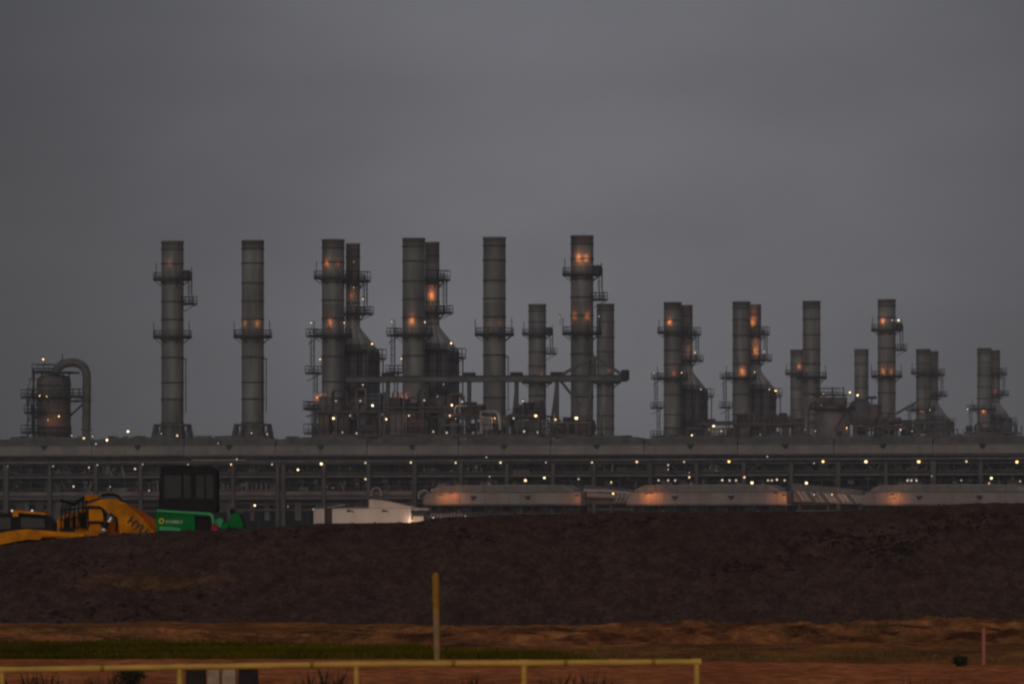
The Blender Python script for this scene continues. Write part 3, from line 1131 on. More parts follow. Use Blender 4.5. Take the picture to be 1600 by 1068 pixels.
module(1930, 1508, 1592, 690, 664, 91, 'farthest low deck around the short stack closest to the photo edge', (), ())

# ------------------------------------------------------------------ the pipe rack
RD = 1150.0
rack = thing('pipe_rack', 'long multi-level steel pipe rack with rows of lamps crossing the whole view', 'pipe rack', (0, RD, 0), RZ)
rf = Fr((0, RD, 0))
RS0, RS1 = rf.x(-260), rf.x(1860)
ZR = lambda py, v=0.0: rf.P(800, py, v)[2]


def rack_beam(y0, y1, v, m, nm='beam', dep=.5):
    za, zb = ZR(y1), ZR(y0)
    b = MB()
    b.box(((RS0 + RS1) / 2, v, (za + zb) / 2), (RS1 - RS0, dep, zb - za), M[m])
    for x in np.arange(RS0, RS1, 4.5):
        b.box((x, v - dep / 2 - .06, (za + zb) / 2), (.16, .12, zb - za), M['rackbeam'])
    return b.build(nm, rack)


rack_beam(717, 720.5, -.3, 'frame')
rack_beam(741, 744.5, -.3, 'frame')
rack_beam(714, 717, 5, 'steel')
rack_beam(775, 779, -.3, 'rackbeam')
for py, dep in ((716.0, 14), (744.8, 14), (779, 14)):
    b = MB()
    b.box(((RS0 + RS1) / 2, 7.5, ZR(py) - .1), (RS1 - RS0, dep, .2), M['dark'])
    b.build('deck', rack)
# columns, in pairs along the front and a back row
cols_px = [12, 80, 152, 222, 294, 366, 436, 445, 508, 578, 650, 722, 794, 866, 930, 1018, 1090, 1164, 1238, 1312, 1386, 1460, 1534, 1606, -60, -132, 1680, 1754]


def colmesh(w):
    b = MB()
    b.box((0, 0, 8.2), (w, .18, 16.4), M['rackbeam'])
    b.box((-w / 2, 0, 8.2), (.1, w, 16.4), M['rackbeam'])
    b.box((w / 2, 0, 8.2), (.1, w, 16.4), M['rackbeam'])
    return b.mesh('column')


for px in cols_px:
    for v in (-.75, 13.5):
        o = link('column', cached(('col', .62), lambda: colmesh(.62)), rack)
        o.location = (rf.x(px, 0), v, 0)
        if px in (12, 1460):
            o.scale = (1.4, 1.2, 1)
# long pipes on each level
pr = random.Random(5)
for zy, n in ((740.5, 6), (774, 5), (716, 4)):
    for i in range(n):
        r = pr.choice((.18, .25, .3, .42))
        v = .6 + i * 2.1
        b = MB()
        b.tube([(RS0, v, ZR(zy) + r), (RS1, v, ZR(zy) + r)], r, M[pr.choice(('pipe', 'frame', 'dull', 'brown'))], 8)
        b.build('pipe', rack)
b = MB()
b.tube([(RS0, .1, ZR(770.5)), (rf.x(664), .1, ZR(770.5))], .62, M['pipe'], 16)
for x in np.arange(RS0, rf.x(664), 6):
    b.tube([(x, .1, ZR(770.5)), (x + .3, .1, ZR(770.5))], .68, M['frame'], 16)
b.build('large_pipe', rack)
b = MB()
b.tube([(RS0, -.2, ZR(723)), (RS1, -.2, ZR(723))], .16, M['steel'], 6)
b.tube([(RS0, -.6, ZR(711.5)), (RS1, -.6, ZR(711.5))], .07, M['steel'], 5)
for x in np.arange(RS0, RS1, 2.2):
    b.tube([(x, -.6, ZR(717)), (x, -.6, ZR(711.5))], .05, M['steel'], 4)
b.build('walkway_railing', rack)
# valve clusters, expansion loops, braces and small equipment in the bays
px = -40
n = 0
while px < 1640 and n < 96:
    for lev, (ya, yb) in enumerate(((722, 741), (746, 770))):
        if lev == 1 and px > 900 and pr.random() < .75:
            continue
        if pr.random() < .12:
            continue
        b = MB()
        wpx = pr.uniform(18, 40)
        x0 = rf.x(px)
        ww = rf.x(px + wpx) - x0
        za, zb = ZR(yb), ZR(ya)
        kd = pr.random()
        v = pr.uniform(.3, 4)
        if kd < .42:
            for j in range(pr.randint(3, 6)):
                xa = x0 + ww * pr.random()
                xb = xa + pr.uniform(-1.3, 1.3)
                b.beam((xa, v, za), (xb, v, zb - pr.uniform(0, 1)), .16, .16, M[pr.choice(('pipe', 'frame', 'rackbeam', 'pale'))])
            for j in range(pr.randint(1, 3)):
                b.box((x0 + ww * pr.random(), v, za + (zb - za) * pr.uniform(.2, .8)), (.5, .5, .5), M[pr.choice(('pale', 'pipe', 'frame'))])
            nm = 'brace'
        elif kd < .78:
            for j in range(pr.randint(2, 5)):
                xa = x0 + ww * pr.random()
                b.tube([(xa, v, za), (xa, v, za + (zb - za) * pr.uniform(.4, .85))], .14, M[pr.choice(('pipe', 'pale', 'frame'))], 6)
                q = za + (zb - za) * pr.uniform(.3, .8)
                b.ball((xa, v - .1, q), pr.uniform(.28, .5), M[pr.choice(('pale', 'pipe', 'frame', 'brown'))], 8, 6)
                b.box((xa, v, q + .5), (.7, .2, .15), M['frame'])
            nm = 'valve'
        else:
            hh = (zb - za) * pr.uniform(.4, .8)
            b.box((x0 + ww / 2, v, za + hh / 2), (ww * .7, 1.5, hh), M[pr.choice(('dull', 'frame', 'brown', 'pipe'))])
            for j in range(4):
                b.box((x0 + ww * (.2 + .2 * j), v - .78, za + hh * .5), (.14, .1, hh * .9), M['pipe'])
            nm = 'junction_box'
        b.build(nm, rack)
        n += 1
    px += pr.uniform(30, 46)
b = MB()
for i in range(9):
    x = rf.x(1010 + i * 70)
    b.beam((x, 1.0, ZR(741)), (x + 3.5, 1.0, ZR(721)), .2, .2, M['blue'])
    b.beam((x + 7, 1.0, ZR(741)), (x + 3.5, 1.0, ZR(721)), .2, .2, M['blue'])
b.build('wind_brace', rack)
for a in np.arange(343, 432, 7.5):
    b = MB()
    x0, x1 = rf.x(a), rf.x(a + 5.5)
    za, zb = ZR(768), ZR(751 + random.uniform(0, 5))
    b.beam((x0, 1.0, za), (x0 + random.uniform(.2, .9), 1.0, zb), .2, .2, M['pipe'])
    b.beam((x1, 1.0, za), (x1 - random.uniform(.2, .9), 1.0, zb), .2, .2, M['pipe'])
    b.box(((x0 + x1) / 2, 1.0, za + (zb - za) * random.uniform(.3, .8)), (.5, .4, .4), M['pipe'])
    b.build('valve', rack)
for px, py in ((588, 769), (662, 773)):
    c = rf.P(px, py, -1.3)
    b = MB()
    b.tube([(c[0] + 1.05 * math.cos(R(a)), -1.3, c[2] - .3 + 1.25 * math.sin(R(a))) for a in range(-20, 201, 20)], .17, M['pale'], 8)
    b.build('pipe_loop', rack)
for zy, v, r in ((731, 2.1, .13), (737, 2.4, .2), (752, 2.6, .16), (762, 2.2, .2), (786, 1.6, .2), (797, 1.8, .2)):
    b = MB()
    x = RS0
    z0 = ZR(zy)
    pts_ = []
    while x < RS1:                       # runs that step up and down over their supports
        pts_ += [(x, v, z0), (x + pr.uniform(9, 22), v, z0)]
        x = pts_[-1][0] + .5
        z0 = ZR(zy) + pr.uniform(-.22, .22)
    b.tube(pts_, r, M[pr.choice(('pipe', 'frame', 'dull', 'rackbeam'))], 6)
    b.build('pipe', rack)
for x in np.arange(rf.x(-15), rf.x(1615), 2.9):
    b = MB()
    xx = x + pr.uniform(-.5, .5)
    yt = pr.choice((721, 726, 731, 744, 746))
    b.beam((xx, 1.0, ZR(769)), (xx, 1.0, ZR(yt)), .13, .13, M['frame'])
    for k in range(pr.choice((1, 2, 3))):
        b.box((xx + pr.uniform(-.3, .3), 1.0, ZR(pr.uniform(yt + 3, 767))), (pr.uniform(.5, 1.1), .4, pr.uniform(.25, .7)), M[pr.choice(('pipe', 'frame', 'brown', 'dull', 'pipe'))])
    b.build('pipe_hanger', rack)
for k in range(34):
    b = MB()
    hh = pr.uniform(2, 5)
    b.box((rf.x(pr.uniform(0, 660)), pr.uniform(1.2, 3), ZR(812) + hh / 2), (pr.uniform(.6, 1.8), 1.0, hh), M[pr.choice(('dull', 'frame', 'blue', 'casing'))])
    b.build('pump_housing', rack)
# rows of lamps on the rack
for px, py, s_, k_ in (
    (12, 728, .26, 'd'), (83, 728, .36, 'd'), (139, 730, .42, 'w'), (152, 726, .42, 'd'), (211, 732, .5, 'w'), (223, 725, .36, 'd'), (294, 725, .32, 'd'),
    (115, 759.5, .5, 'w'), (172, 760, .26, 'd'), (233, 766, .32, 'd'), (341, 692, .3, 'd'), (370, 717, .4, 'd'), (361, 725, .46, 'w'), (425, 725, .44, 'd'),
    (465.5, 733.5, .54, 'w'), (502, 724, .54, 'w'), (571, 722.5, .44, 'd'), (642, 722, .5, 'w'), (571, 748, .46, 'w'), (398, 789, .56, 'w'), (450, 791, .3, 'd'),
    (675.5, 765.5, .56, 'o'), (712, 722.5, .5, 'w'), (782, 722, .5, 'w'), (760, 714, .4, 'd'), (925, 722, .5, 'w'), (995, 721, .5, 'w'),
    (821, 750, .56, 'w'), (850.5, 746, .56, 'w'), (765, 744, .34, 'd'), (955, 753, .5, 'w'), (853, 722, .36, 'd'), (904, 748, .34, 'd'),
    (1069, 721, .4, 'd'), (1139, 720.5, .54, 'o'), (1286, 720.5, .64, 'o'), (1272, 723, .32, 'd'), (1199, 713, .4, 'd'), (1044, 726, .4, 'd'), (1044, 733, .3, 'd'),
    (1077, 745, .46, 'w'), (1077, 738, .26, 'd'), (1128.5, 749.5, .52, 'w'), (1163, 745, .46, 'w'), (1175, 753.5, .56, 'w'), (1214, 749, .4, 'w'), (1260, 754, .54, 'w'),
    (1353, 720.5, .6, 'w'), (1435.5, 720.5, .66, 'o'), (1510, 720.5, .5, 'w'), (1589, 721, .64, 'o'), (1549, 746.5, .56, 'w'), (1545.5, 755, .46, 'o'),
    (1594, 751.5, .48, 'd'), (1502, 750, .36, 'd'), (1456, 743, .3, 'd'),
    (200, 673.5, .54, 'w'), (131, 684, .5, 'w'), (167, 687, .54, 'w'), (150, 693, .34, 'd'), (145, 681, .28, 'd'),
):
    lamp(rack, rf.P(px, py, -1.1), s_ * .93, k_, (0, .6, -.5))
# faint row of little lights tucked under the beam
b = MB()
for px in (1015, 1029, 1044, 1055, 1140, 1150, 1200, 1206, 1226, 1238, 1418, 1424, 1432):
    b.ball(rf.P(px, 750, -.6), .2, M['bulbd'], 8, 6)
b.build('strip_light', rack)
# pale pipe along the left part of the upper beam
ps = MB()
ps.tube([rf.P(300, 718.5, -.9), rf.P(384, 718.5, -.9)], .14, M['pale'], 6)
ps.build('pale_pipe', rack)

# added dark hall, put in to block the sky behind the rack
ph = thing('backdrop_hall', 'long dark added hall blocking the sky behind the gaps of the pipe rack', 'backdrop', (0, 1205, 0), RZ)
b = MB()
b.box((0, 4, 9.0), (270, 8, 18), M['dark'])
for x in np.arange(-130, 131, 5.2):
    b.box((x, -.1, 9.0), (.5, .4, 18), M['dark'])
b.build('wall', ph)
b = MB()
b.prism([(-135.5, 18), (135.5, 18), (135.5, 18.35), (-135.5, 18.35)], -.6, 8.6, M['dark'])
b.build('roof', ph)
b = MB()
for i in range(60):
    b.box((random.uniform(-128, 128), -.5, random.uniform(7, 17)), (random.uniform(.6, 3), .5, random.uniform(.5, 2)), M[random.choice(('dull', 'frame', 'brown', 'rackbeam'))])
b.build('wall_fittings', ph)


# ------------------------------------------------------------------ air coolers on top of the rack
def cooler_mesh(L, low):
    cm = M['cooler_low'] if low else M['cooler']
    b = MB()
    h1, h2 = (2.35, 1.55) if not low else (2.6, 1.25)
    d = 6.0
    # plenum side sheets: slightly battered panel with seams
    e_ = .5 if not low else 1.5
    b.prism([(-L / 2 + .05, 0), (L / 2 - .05, 0), (L / 2 - .05, h1 - .5), (L / 2 - .15, h1 - .18), (L / 2 - .5, h1), (-L / 2 + e_, h1), (-L / 2 + e_ * .3, h1 - e_ * .35), (-L / 2 + .05, h1 - e_)], -d / 2, d / 2, cm, .12 if low else 0)
    for x in np.arange(-L / 2 + 2.4, L / 2 - 1, 2.4):
        b.box((x, -d / 2 - .03, h1 / 2), (.1, .08, h1 - .2), cm)
    b.box((0, -d / 2 - .05, .2), (L - .3, .16, .3), M['rackbeam'])
    b.box((0, -d / 2 - .05, h1 - .1), (L - 1.2, .16, .2), M['frame'])
    return b.mesh('plenum'), (h1, h2, d)


def cooler(px0, px1, y0, y1, v, frame, label, low=False, notch=(), group='air coolers on top of the pipe rack'):
    c = frame.P((px0 + px1) / 2, y1, v)
    w = frame.x(px1, v) - frame.x(px0, v)
    wx = frame.l[0] + c[0] * frame.u[0] + v * frame.n[0]
    wy = frame.l[1] + c[0] * frame.u[1] + v * frame.n[1]
    t = thing('air_cooler', label, 'air cooler', (wx, wy, c[2]), RZ, group)
    L = w - .02
    me, (h1, h2, d) = cooler_mesh(L, low)
    link('plenum', me, t)
    b = MB()
    ta = 3.2 if not low else 3.4
    hh = h2
    dd = d / 2 - .3
    ez = hh * (.62 if not low else .25)
    i_ = .06 if not low else 1.5
    prof = [(-L / 2 + i_, h1 + .004), (L / 2 - i_, h1 + .004), (L / 2 - i_, h1 + ez), (L / 2 - ta, h1 + hh * .93), (L * .1, h1 + hh),
            (-L * .12, h1 + hh * .97), (-L / 2 + ta, h1 + hh * .9), (-L / 2 + i_, h1 + ez)]
    b.prism(prof, -dd, dd, M['cooler_top' if not low else 'cooler'], .12)
    for q in (.3, .62):
        b.box((0, -dd - .02, h1 + hh * q), (L - 2 * ta, .08, .07), M['steel'])
    for x in np.arange(-L / 2 + ta, L / 2 - ta + .1, 2.1):
        b.box((x, -dd - .03, h1 + hh * .45), (.1, .08, hh * .8), M['frame'])
    for k_ in range(9 if not low else 4):
        xq = random.uniform(-L / 2 + 3, L / 2 - 3)
        b.box((xq, -dd + random.uniform(.3, 1.5), h1 + hh * .97), (random.uniform(.4, 2.2), .7, random.uniform(.25, .75)), M[random.choice(('cooler_top', 'frame', 'steel'))])
    b.build('header_hood', t)
    nb = MB()
    for q in (notch or [(px0 + px1) / 2]):
        x = frame.x(q, v) - c[0]
        nb.prism([(x - .75, h1 * .98), (x - .22, h1 * .6), (x + .22, h1 * .6), (x + .75, h1 * .98)] if not low else [(x - .62, h1 * .68), (x - .2, h1 * .42), (x + .2, h1 * .42), (x + .62, h1 * .68)], -d / 2 - .3, -d / 2 + .05, M['steel'])
    nb.build('lifting_bracket', t)
    fn = MB()
    k = max(2, int(L / 4.6))
    for i in range(k):
        x = -L / 2 + L * (i + .5) / k
        fn.lathe([(1.9, -.9), (1.75, -.5), (1.9, -.004)], M['steel'], 20, (x, 0), cap=False)
        fn.tube([(x, 0, -1.6), (x, 0, -.2)], .25, M['steel'], 8)
        for a in range(4):
            fn.box((x + .8 * math.cos(a * 1.571), .8 * math.sin(a * 1.571), -.5), (1.5 if a % 2 == 0 else .3, .3 if a % 2 == 0 else 1.5, .06), M['steel'])
    fn.build('fan', t)
    sk = MB()
    hgt = 1.5
    for x in np.arange(-L / 2 + .3, L / 2, 3.0):
        sk.box((x, -d / 2 + .2, -hgt / 2), (.22, .22, hgt), M['steel'])
    sk.box((0, d / 2 - .2, -hgt / 2), (L, .2, hgt), M['dark'])
    sk.box((0, -d / 2 + .2, -hgt + .1), (L, .3, .2), M['rackbeam'])
    sk.build('fan_skirt', t)
    return t, h1, L


V = [-70, 80, 224, 367, 509, 653, 794, 940, 1085, 1233, 1385, 1541, 1698]
where = ['', 'beneath the domed vessel with the bent pipe', 'beneath the flared tall stack that has two platforms', 'beneath the flared tall stack that has one platform',
         'beneath the tall stack with two platforms and ladder tower', 'beneath the tall stack with one platform and ladder tower',
         'beneath the unpaired tall stack and its pipe arch', 'beneath the gabled end truss', 'beneath the mid-height stack nearest the gabled truss',
         'beneath the gap before the pale round drum', 'beneath the sloping truss arm', 'beneath the short stack closest to the photo edge', '']
for i, c in enumerate(V):
    a = (V[i - 1] + c) / 2 if i else c - 74
    e = (V[i + 1] + c) / 2 if i < len(V) - 1 else c + 78
    if not (a < 1600 and e > 0):
        lab = 'grey air cooler continuing past the end of the visible pipe rack'
        continue
    yb = 713.5 - 2.0 * (c - 0) / 1600
    lab = 'grey air cooler on the rack ' + where[i]
    t, h1, L = cooler(a, e, 0, yb, 2.6, rf, lab)

# lower row of coolers in front of the rack
LD = 1080.0
lf = Fr((0, LD, 0))
lows = []
for px0, px1, notches, lab, lights in (
    (668, 915, (748, 833), 'pale lower air cooler glowing orange at both ends, next to the white shed', ((688, 775, 110), (703, 772, 130), (903, 776, 100))),
    (985, 1236, (1062, 1150), 'pale lower air cooler under the mid-height paired stacks, beside the slatted ramp', ((1009, 773, 150), (1017, 772, 110), (1225, 775, 130), (1211, 772, 50))),
    (1352, 1622, (1443, 1537), 'pale lower air cooler running off the photo edge, glowing orange at one end', ((1393, 774, 120), (1396, 780, 60))),
):
    t, h1, L = cooler(px0, px1, 0, 789.5, 0, lf, lab, True, notches, 'lower air coolers in front of the pipe rack')
    lows.append(t)
    for lx, ly, e in lights:
        p = Vector(lf.P(lx, ly, -4.7))
        w = Vector(t.location)
        dx, dy = lf.l[0] - w.x, lf.l[1] - w.y
        q = (p[0] + dx * lf.u[0] + dy * lf.u[1], p[1] + dx * lf.n[0] + dy * lf.n[1], p[2] - w.z)
        lamp(t, q, .08, 'd', (0, 2.0, -.4), e * 1.15)
    b = MB()
    for x in np.arange(-L / 2 + 1, L / 2, 6.0):
        b.box((x, -2.6, -5), (.4, .4, 8.5), M['rackbeam'])
        b.box((x, 2.6, -5), (.4, .4, 8.5), M['rackbeam'])
    b.build('leg', t)
    b = MB()
    b.box((0, -3.0, -1.95), (L, .5, .35), M['pipe'])
    b.tube([(-L / 2, -3.3, -1.0), (L / 2, -3.3, -1.0)], .06, M['steel'], 5)
    b.build('walkway', t)
# link pieces between the lower coolers
t = thing('pipe_bridge', 'short pale pipe and cable bridge joining two lower coolers, lamp at its middle', 'pipe bridge', (0, LD, 0), RZ)
b = MB()
b.tube([lf.P(912, 766, 0), lf.P(946, 766.5, 0), lf.P(990, 771, 0)], .28, M['pale'], 8)
b.tube([lf.P(918, 773, 0), lf.P(985, 776, 0)], .55, M['cooler_low'], 10)
b.build('pipe', t)
b = MB()
a_, c_ = lf.P(912, 787, 1), lf.P(990, 757, 1)
b.prism([(a_[0], a_[2]), (c_[0], a_[2]), (c_[0], a_[2] + 2.3), (c_[0] - .2, c_[2] - .9), (a_[0], c_[2])], 1, 4, M['cooler_top'])
b.build('duct', t)
b = MB()
for i in range(8):
    p0, p1 = lf.P(959 + i * 3, 785, -.6), lf.P(963 + i * 3.4, 771, -.6)
    b.beam(p0, p1, .18, .18, M['pale' if i % 2 else 'pipe'])
b.build('strut', t)
lamp(t, lf.P(958, 770.5, -1.0), .44, 'o', (0, .6, -.6))
b = MB()
for px in (915, 950, 985):
    x = lf.x(px)
    b.beam((x, 2, 0), (x, 2, lf.P(px, 785, 2)[2]), .4, .4, M['rackbeam'])
b.build('leg', t)

t = thing('louvre_ramp', 'sloping pale panel of slanted slats between two lower coolers', 'louvre panel', (0, LD, 0), RZ)
b = MB()
p0, p1, p2, p3 = lf.P(1239, 766, 0), lf.P(1349, 773.5, 0), lf.P(1349, 787, 0), lf.P(1239, 783, 0)
b.prism([(p0[0], p0[2]), (p3[0], p3[2]), (p2[0], p2[2]), (p1[0], p1[2])], 0.3, 3.2, M['cooler_low'])
b.build('panel', t)
b = MB()
for i in range(15):
    x0 = 1240 + i * 7
    ya = 766.5 + (x0 - 1239) * 7.5 / 110
    yb2 = 782 + (x0 - 1239) * 4 / 110
    b.beam(lf.P(x0, ya, .1), lf.P(min(1348, x0 + 11), yb2, .1), .22, .28, M['pale' if i % 3 else 'brown'])
b.build('slat', t)
b = MB()
q0, q1, q2, q3 = lf.P(1236, 754.5, 1), lf.P(1345, 765, 1), lf.P(1349, 773, 1), lf.P(1236, 766, 1)
b.prism([(q0[0], q0[2]), (q3[0], q3[2]), (q2[0], q2[2]), (q1[0], q1[2])], 1.2, 4.2, M['cooler_top'])
b.build('duct', t)
b = MB()
for px in (1245, 1290, 1340):
    x = lf.x(px)
    b.beam((x, 2, 0), (x, 2, lf.P(px, 784, 2)[2]), .4, .4, M['rackbeam'])
b.build('leg', t)
lamp(t, lf.P(1353.5, 773.5, -1.2), .56, 'w', (0, .8, -.6), 0)
lamp(t, lf.P(1272, 772, -1.2), .28, 'd', (0, .8, -.6), 0)
lamp(t, lf.P(1300, 772, -3.2), .12, 'o', (0, 3.0, -.3), 110, (1, .6, .35))

# ------------------------------------------------------------------ white shed in front of the rack
SD = 720.0
sx = (575 - 800) * SD / F
shed = thing('white_shed', 'low white warm-lit shed with a pale gabled roof, half behind the dirt mound', 'shed', (sx, SD, 0), RZ * .3)
sf = Fr((sx, SD, 0), RZ * .3)
P = lambda a, b_, v=0: (sf.P(a, b_, v)[0], sf.P(a, b_, v)[2])
b = MB()
a0, a1 = P(519, 815), P(642, 793.5)
b.box(((a0[0] + a1[0]) / 2, 3, a1[1] / 2), (a1[0] - a0[0], 6, a1[1]), M['shed'])
for q in np.arange(a0[0] + .6, a1[0], 1.1):
    b.box((q, -.015, a1[1] / 2), (.05, .03, a1[1] - .1), M['shed'])
b.build('wall', shed)
b = MB()
b.prism([P(576.5, 793.2), P(644, 793.2), P(644, 791.5), P(598, 781.5), P(577, 779.5)], -.15, 6.1, M['shedroof'])
b.build('gable_roof', shed)
b = MB()
b.prism([P(511, 793.4), P(576.4, 793.4), P(576.4, 791.5), P(545, 791.2)], -.2, 6.1, M['frame'])
b.tube([(P(511, 792.4)[0], -.3, P(511, 792.4)[1]), (P(540, 788)[0], -.3, P(540, 788)[1])], .07, M['pale'], 6)
b.build('flat_roof', shed)
b = MB()
c0, c1 = P(490, 815), P(506.5, 794)
b.box(((c0[0] + c1[0]) / 2, 1.5, c1[1] / 2), (c1[0] - c0[0], 3, c1[1]), M['shed'])
b.prism([P(489, 794.2), P(510, 792.6), P(510, 791.8), P(489, 793.2)], -.1, 3.1, M['frame'])
b.build('annex', shed)
b = MB()
c0, c1 = P(507.5, 815), P(518.5, 796)
b.box(((c0[0] + c1[0]) / 2, .8, c1[1] / 2), (c1[0] - c0[0], .3, c1[1]), M['sheddark'])
b.build('door', shed)
b = MB()
c0, c1 = P(642.5, 803), P(668, 793)
b.box(((c0[0] + c1[0]) / 2, 2, c1[1] - .15), (c1[0] - c0[0], 3, .3), M['pale'])
b.box(((c0[0] + c1[0]) / 2, 2, c1[1] - .75), (c1[0] - c0[0], 2.6, .5), M['steel'])
b.box(((c0[0] + c1[0]) / 2 - .3, 2, (c1[1] - 1) / 2), ((c1[0] - c0[0]) * .7, 2, c1[1] - 1), M['shed'])
b.build('side_canopy', shed)
for px, py, s_, k_, e in ((489.5, 795, .30, 'd', 0), (644.5, 812, .36, 'w', 25), (545, 801, .05, 'd', 30), (600, 801, .05, 'd', 35)):
    p = sf.P(px, py, -.5 if e == 0 or py > 810 else -4.0)
    lamp(shed, p, s_, k_, (0, .6 if py > 810 or e == 0 else 3.9, .1), e * 2.2, (1.0, .66, .46), sc=.5 if py > 810 or e == 0 else 1.0)

# signpost lights along the foot of the lower cooler, seen just above the mound
t = thing('service_walkway', 'dim service walkway with small lights just above the dirt crest by the shed', 'walkway', (0, 1050, 0), RZ)
wf = Fr((0, 1050, 0))
b = MB()
wz = wf.P(770, 806, 0)[2]
b.box((wf.x(790), 0, wz - 1.2), (wf.x(900) - wf.x(660), 2, .25), M['frame'])
for px in range(664, 900, 18):
    b.beam((wf.x(px), 0, 0), (wf.x(px), 0, wz - 1.2), .25, .25, M['rackbeam'])
b.build('deck', t)
b = MB()
for i in range(10):
    b.box((wf.x(676 + i * 5.2), -.8, wz + .1), (.3, .3, random.uniform(.5, 1.2)), M['pale'])
b.build('bollard', t)
for px, py, s_ in ((727, 806, .34), (809.5, 806, .34), (677, 808, .3)):
    lamp(t, wf.P(px, py, -1.2), s_, 'd', (0, .6, -.8))

# ------------------------------------------------------------------ ground, road, mound
def fbm(x, y, f, oct=4, seed=0.0, rough=.5):
    out = np.zeros_like(x)
    amp = 1.0
    r2 = np.random.default_rng(int(seed * 13 + 5))
    for o in range(oct):
        gx, gy = x * f, y * f
        ix, iy = np.floor(gx).astype(int), np.floor(gy).astype(int)
        fx, fy = gx - ix, gy - iy
        fx, fy = fx * fx * (3 - 2 * fx), fy * fy * (3 - 2 * fy)
        T = r2.random((256, 256))
        h = lambda a, b_: T[a % 256, b_ % 256]
        v = (h(ix, iy) * (1 - fx) + h(ix + 1, iy) * fx) * (1 - fy) + (h(ix, iy + 1) * (1 - fx) + h(ix + 1, iy + 1) * fx) * fy
        out += (v - .5) * 2 * amp
        amp *= rough
        f *= 2.03
    return out


def grid(name, xs, ys, zf, m, label=None, cat=None, kind='structure'):
    Xg, Yg = np.meshgrid(xs, ys)
    Zg = zf(Xg, Yg)
    nx, ny = len(xs), len(ys)
    co = np.stack([Xg.ravel(), Yg.ravel(), Zg.ravel()], 1).astype(np.float32)
    idx = np.arange(nx * ny).reshape(ny, nx)
    q = np.stack([idx[:-1, :-1].ravel(), idx[:-1, 1:].ravel(), idx[1:, 1:].ravel(), idx[1:, :-1].ravel()], 1).astype(np.int32)
    me = bpy.data.meshes.new(name)
    me.vertices.add(len(co))
    me.vertices.foreach_set('co', co.ravel())
    me.loops.add(q.size)
    me.loops.foreach_set('vertex_index', q.ravel())
    me.polygons.add(len(q))
    me.polygons.foreach_set('loop_start', np.arange(0, q.size, 4, dtype=np.int32))
    me.polygons.foreach_set('use_smooth', np.ones(len(q), dtype=bool))
    me.update(calc_edges=True)
    me.validate()
    me.materials.append(m)
    o = link(name, me)
    return tag(o, label, cat, None, kind)


def soil(name, cols, scales=(0.5, 3.0), bump=.6, bscale=14, stretch=(1, .35, 1), con=.42):
    m = bpy.data.materials.new(name)
    m.use_nodes = True
    nt = m.node_tree
    b = nt.nodes['Principled BSDF']
    b.inputs['Roughness'].default_value = .95
    b.inputs['Specular IOR Level'].default_value = .1
    t = nt.nodes.new('ShaderNodeTexCoord')
    mpg = nt.nodes.new('ShaderNodeMapping')
    mpg.inputs['Scale'].default_value = stretch
    nt.links.new(t.outputs['Object'], mpg.inputs[0])
    prev = None
    for i, sc in enumerate(scales):
        n = nt.nodes.new('ShaderNodeTexNoise')
        n.inputs['Scale'].default_value = sc
        n.inputs['Detail'].default_value = 8
        n.inputs['Roughness'].default_value = .65
        nt.links.new(mpg.outputs[0], n.inputs['Vector'])
        cr = nt.nodes.new('ShaderNodeValToRGB')
        cr.color_ramp.elements[0].position = .38
        cr.color_ramp.elements[1].position = .64
        if i == 0:
            cr.color_ramp.elements[0].color = (*cols[0], 1)
            cr.color_ramp.elements[1].color = (*cols[1], 1)
            nt.links.new(n.outputs['Fac'], cr.inputs['Fac'])
            prev = cr.outputs['Color']
        else:
            cr.color_ramp.elements[0].color = (1 - con, 1 - con, 1 - con, 1)
            cr.color_ramp.elements[1].color = (1 + con * .8, 1 + con * .8, 1 + con * .8, 1)
            nt.links.new(n.outputs['Fac'], cr.inputs['Fac'])
            mx = nt.nodes.new('ShaderNodeMix')
            mx.data_type = 'RGBA'
            mx.blend_type = 'MULTIPLY'
            mx.inputs[0].default_value = 1
            nt.links.new(prev, mx.inputs[6])
            nt.links.new(cr.outputs['Color'], mx.inputs[7])
            prev = mx.outputs[2]
    nt.links.new(prev, b.inputs['Base Color'])
    n2 = nt.nodes.new('ShaderNodeTexNoise')
    n2.inputs['Scale'].default_value = bscale
    n2.inputs['Detail'].default_value = 6
    nt.links.new(t.outputs['Object'], n2.inputs['Vector'])
    bp = nt.nodes.new('ShaderNodeBump')
    bp.inputs['Strength'].default_value = bump
    bp.inputs['Distance'].default_value = .08
    nt.links.new(n2.outputs['Fac'], bp.inputs['Height'])
    nt.links.new(bp.outputs[0], b.inputs['Normal'])
    return m


M_ground = soil('red_soil', ((.17, .058, .015), (.46, .165, .038)), (.35, 2.2))
M_road = soil('laterite_road', ((.44, .118, .032), (.68, .21, .064)), (.5, 4.0), .2)
M_mound = soil('dark_spoil', ((.088, .050, .037), (.112, .065, .049)), (.5, 3.0, 9.0), .9, 14, (1, .15, 1.5), .30)
M_patch = soil('sandy_spoil', ((.11, .055, .026), (.23, .115, .052)), (.6, 3.0), .6)
GZ = -.4

nearm = lambda Y: np.clip((Y - 60) / 20, 0, 1) * np.clip((172 - Y) / 6, 0, 1)


def zground(Xg, Yg):
    z = np.where(Yg < 165, GZ, np.where(Yg < 400, 1.3, 0.0))
    z = np.where((Yg >= 165) & (Yg < 172), GZ + (1.3 - GZ) * (Yg - 165) / 7, z)
    z = np.where((Yg >= 400) & (Yg < 520), 1.3 * (1 - (Yg - 400) / 120), z)
    n_ = fbm(Xg, Yg, .35, 5, 1, .55)
    return z + .05 * n_ * np.clip((Yg - 60) / 20, 0, 1) * (Yg < 400) - 0.25 * np.clip((85 - Yg) / 25, 0, 1)


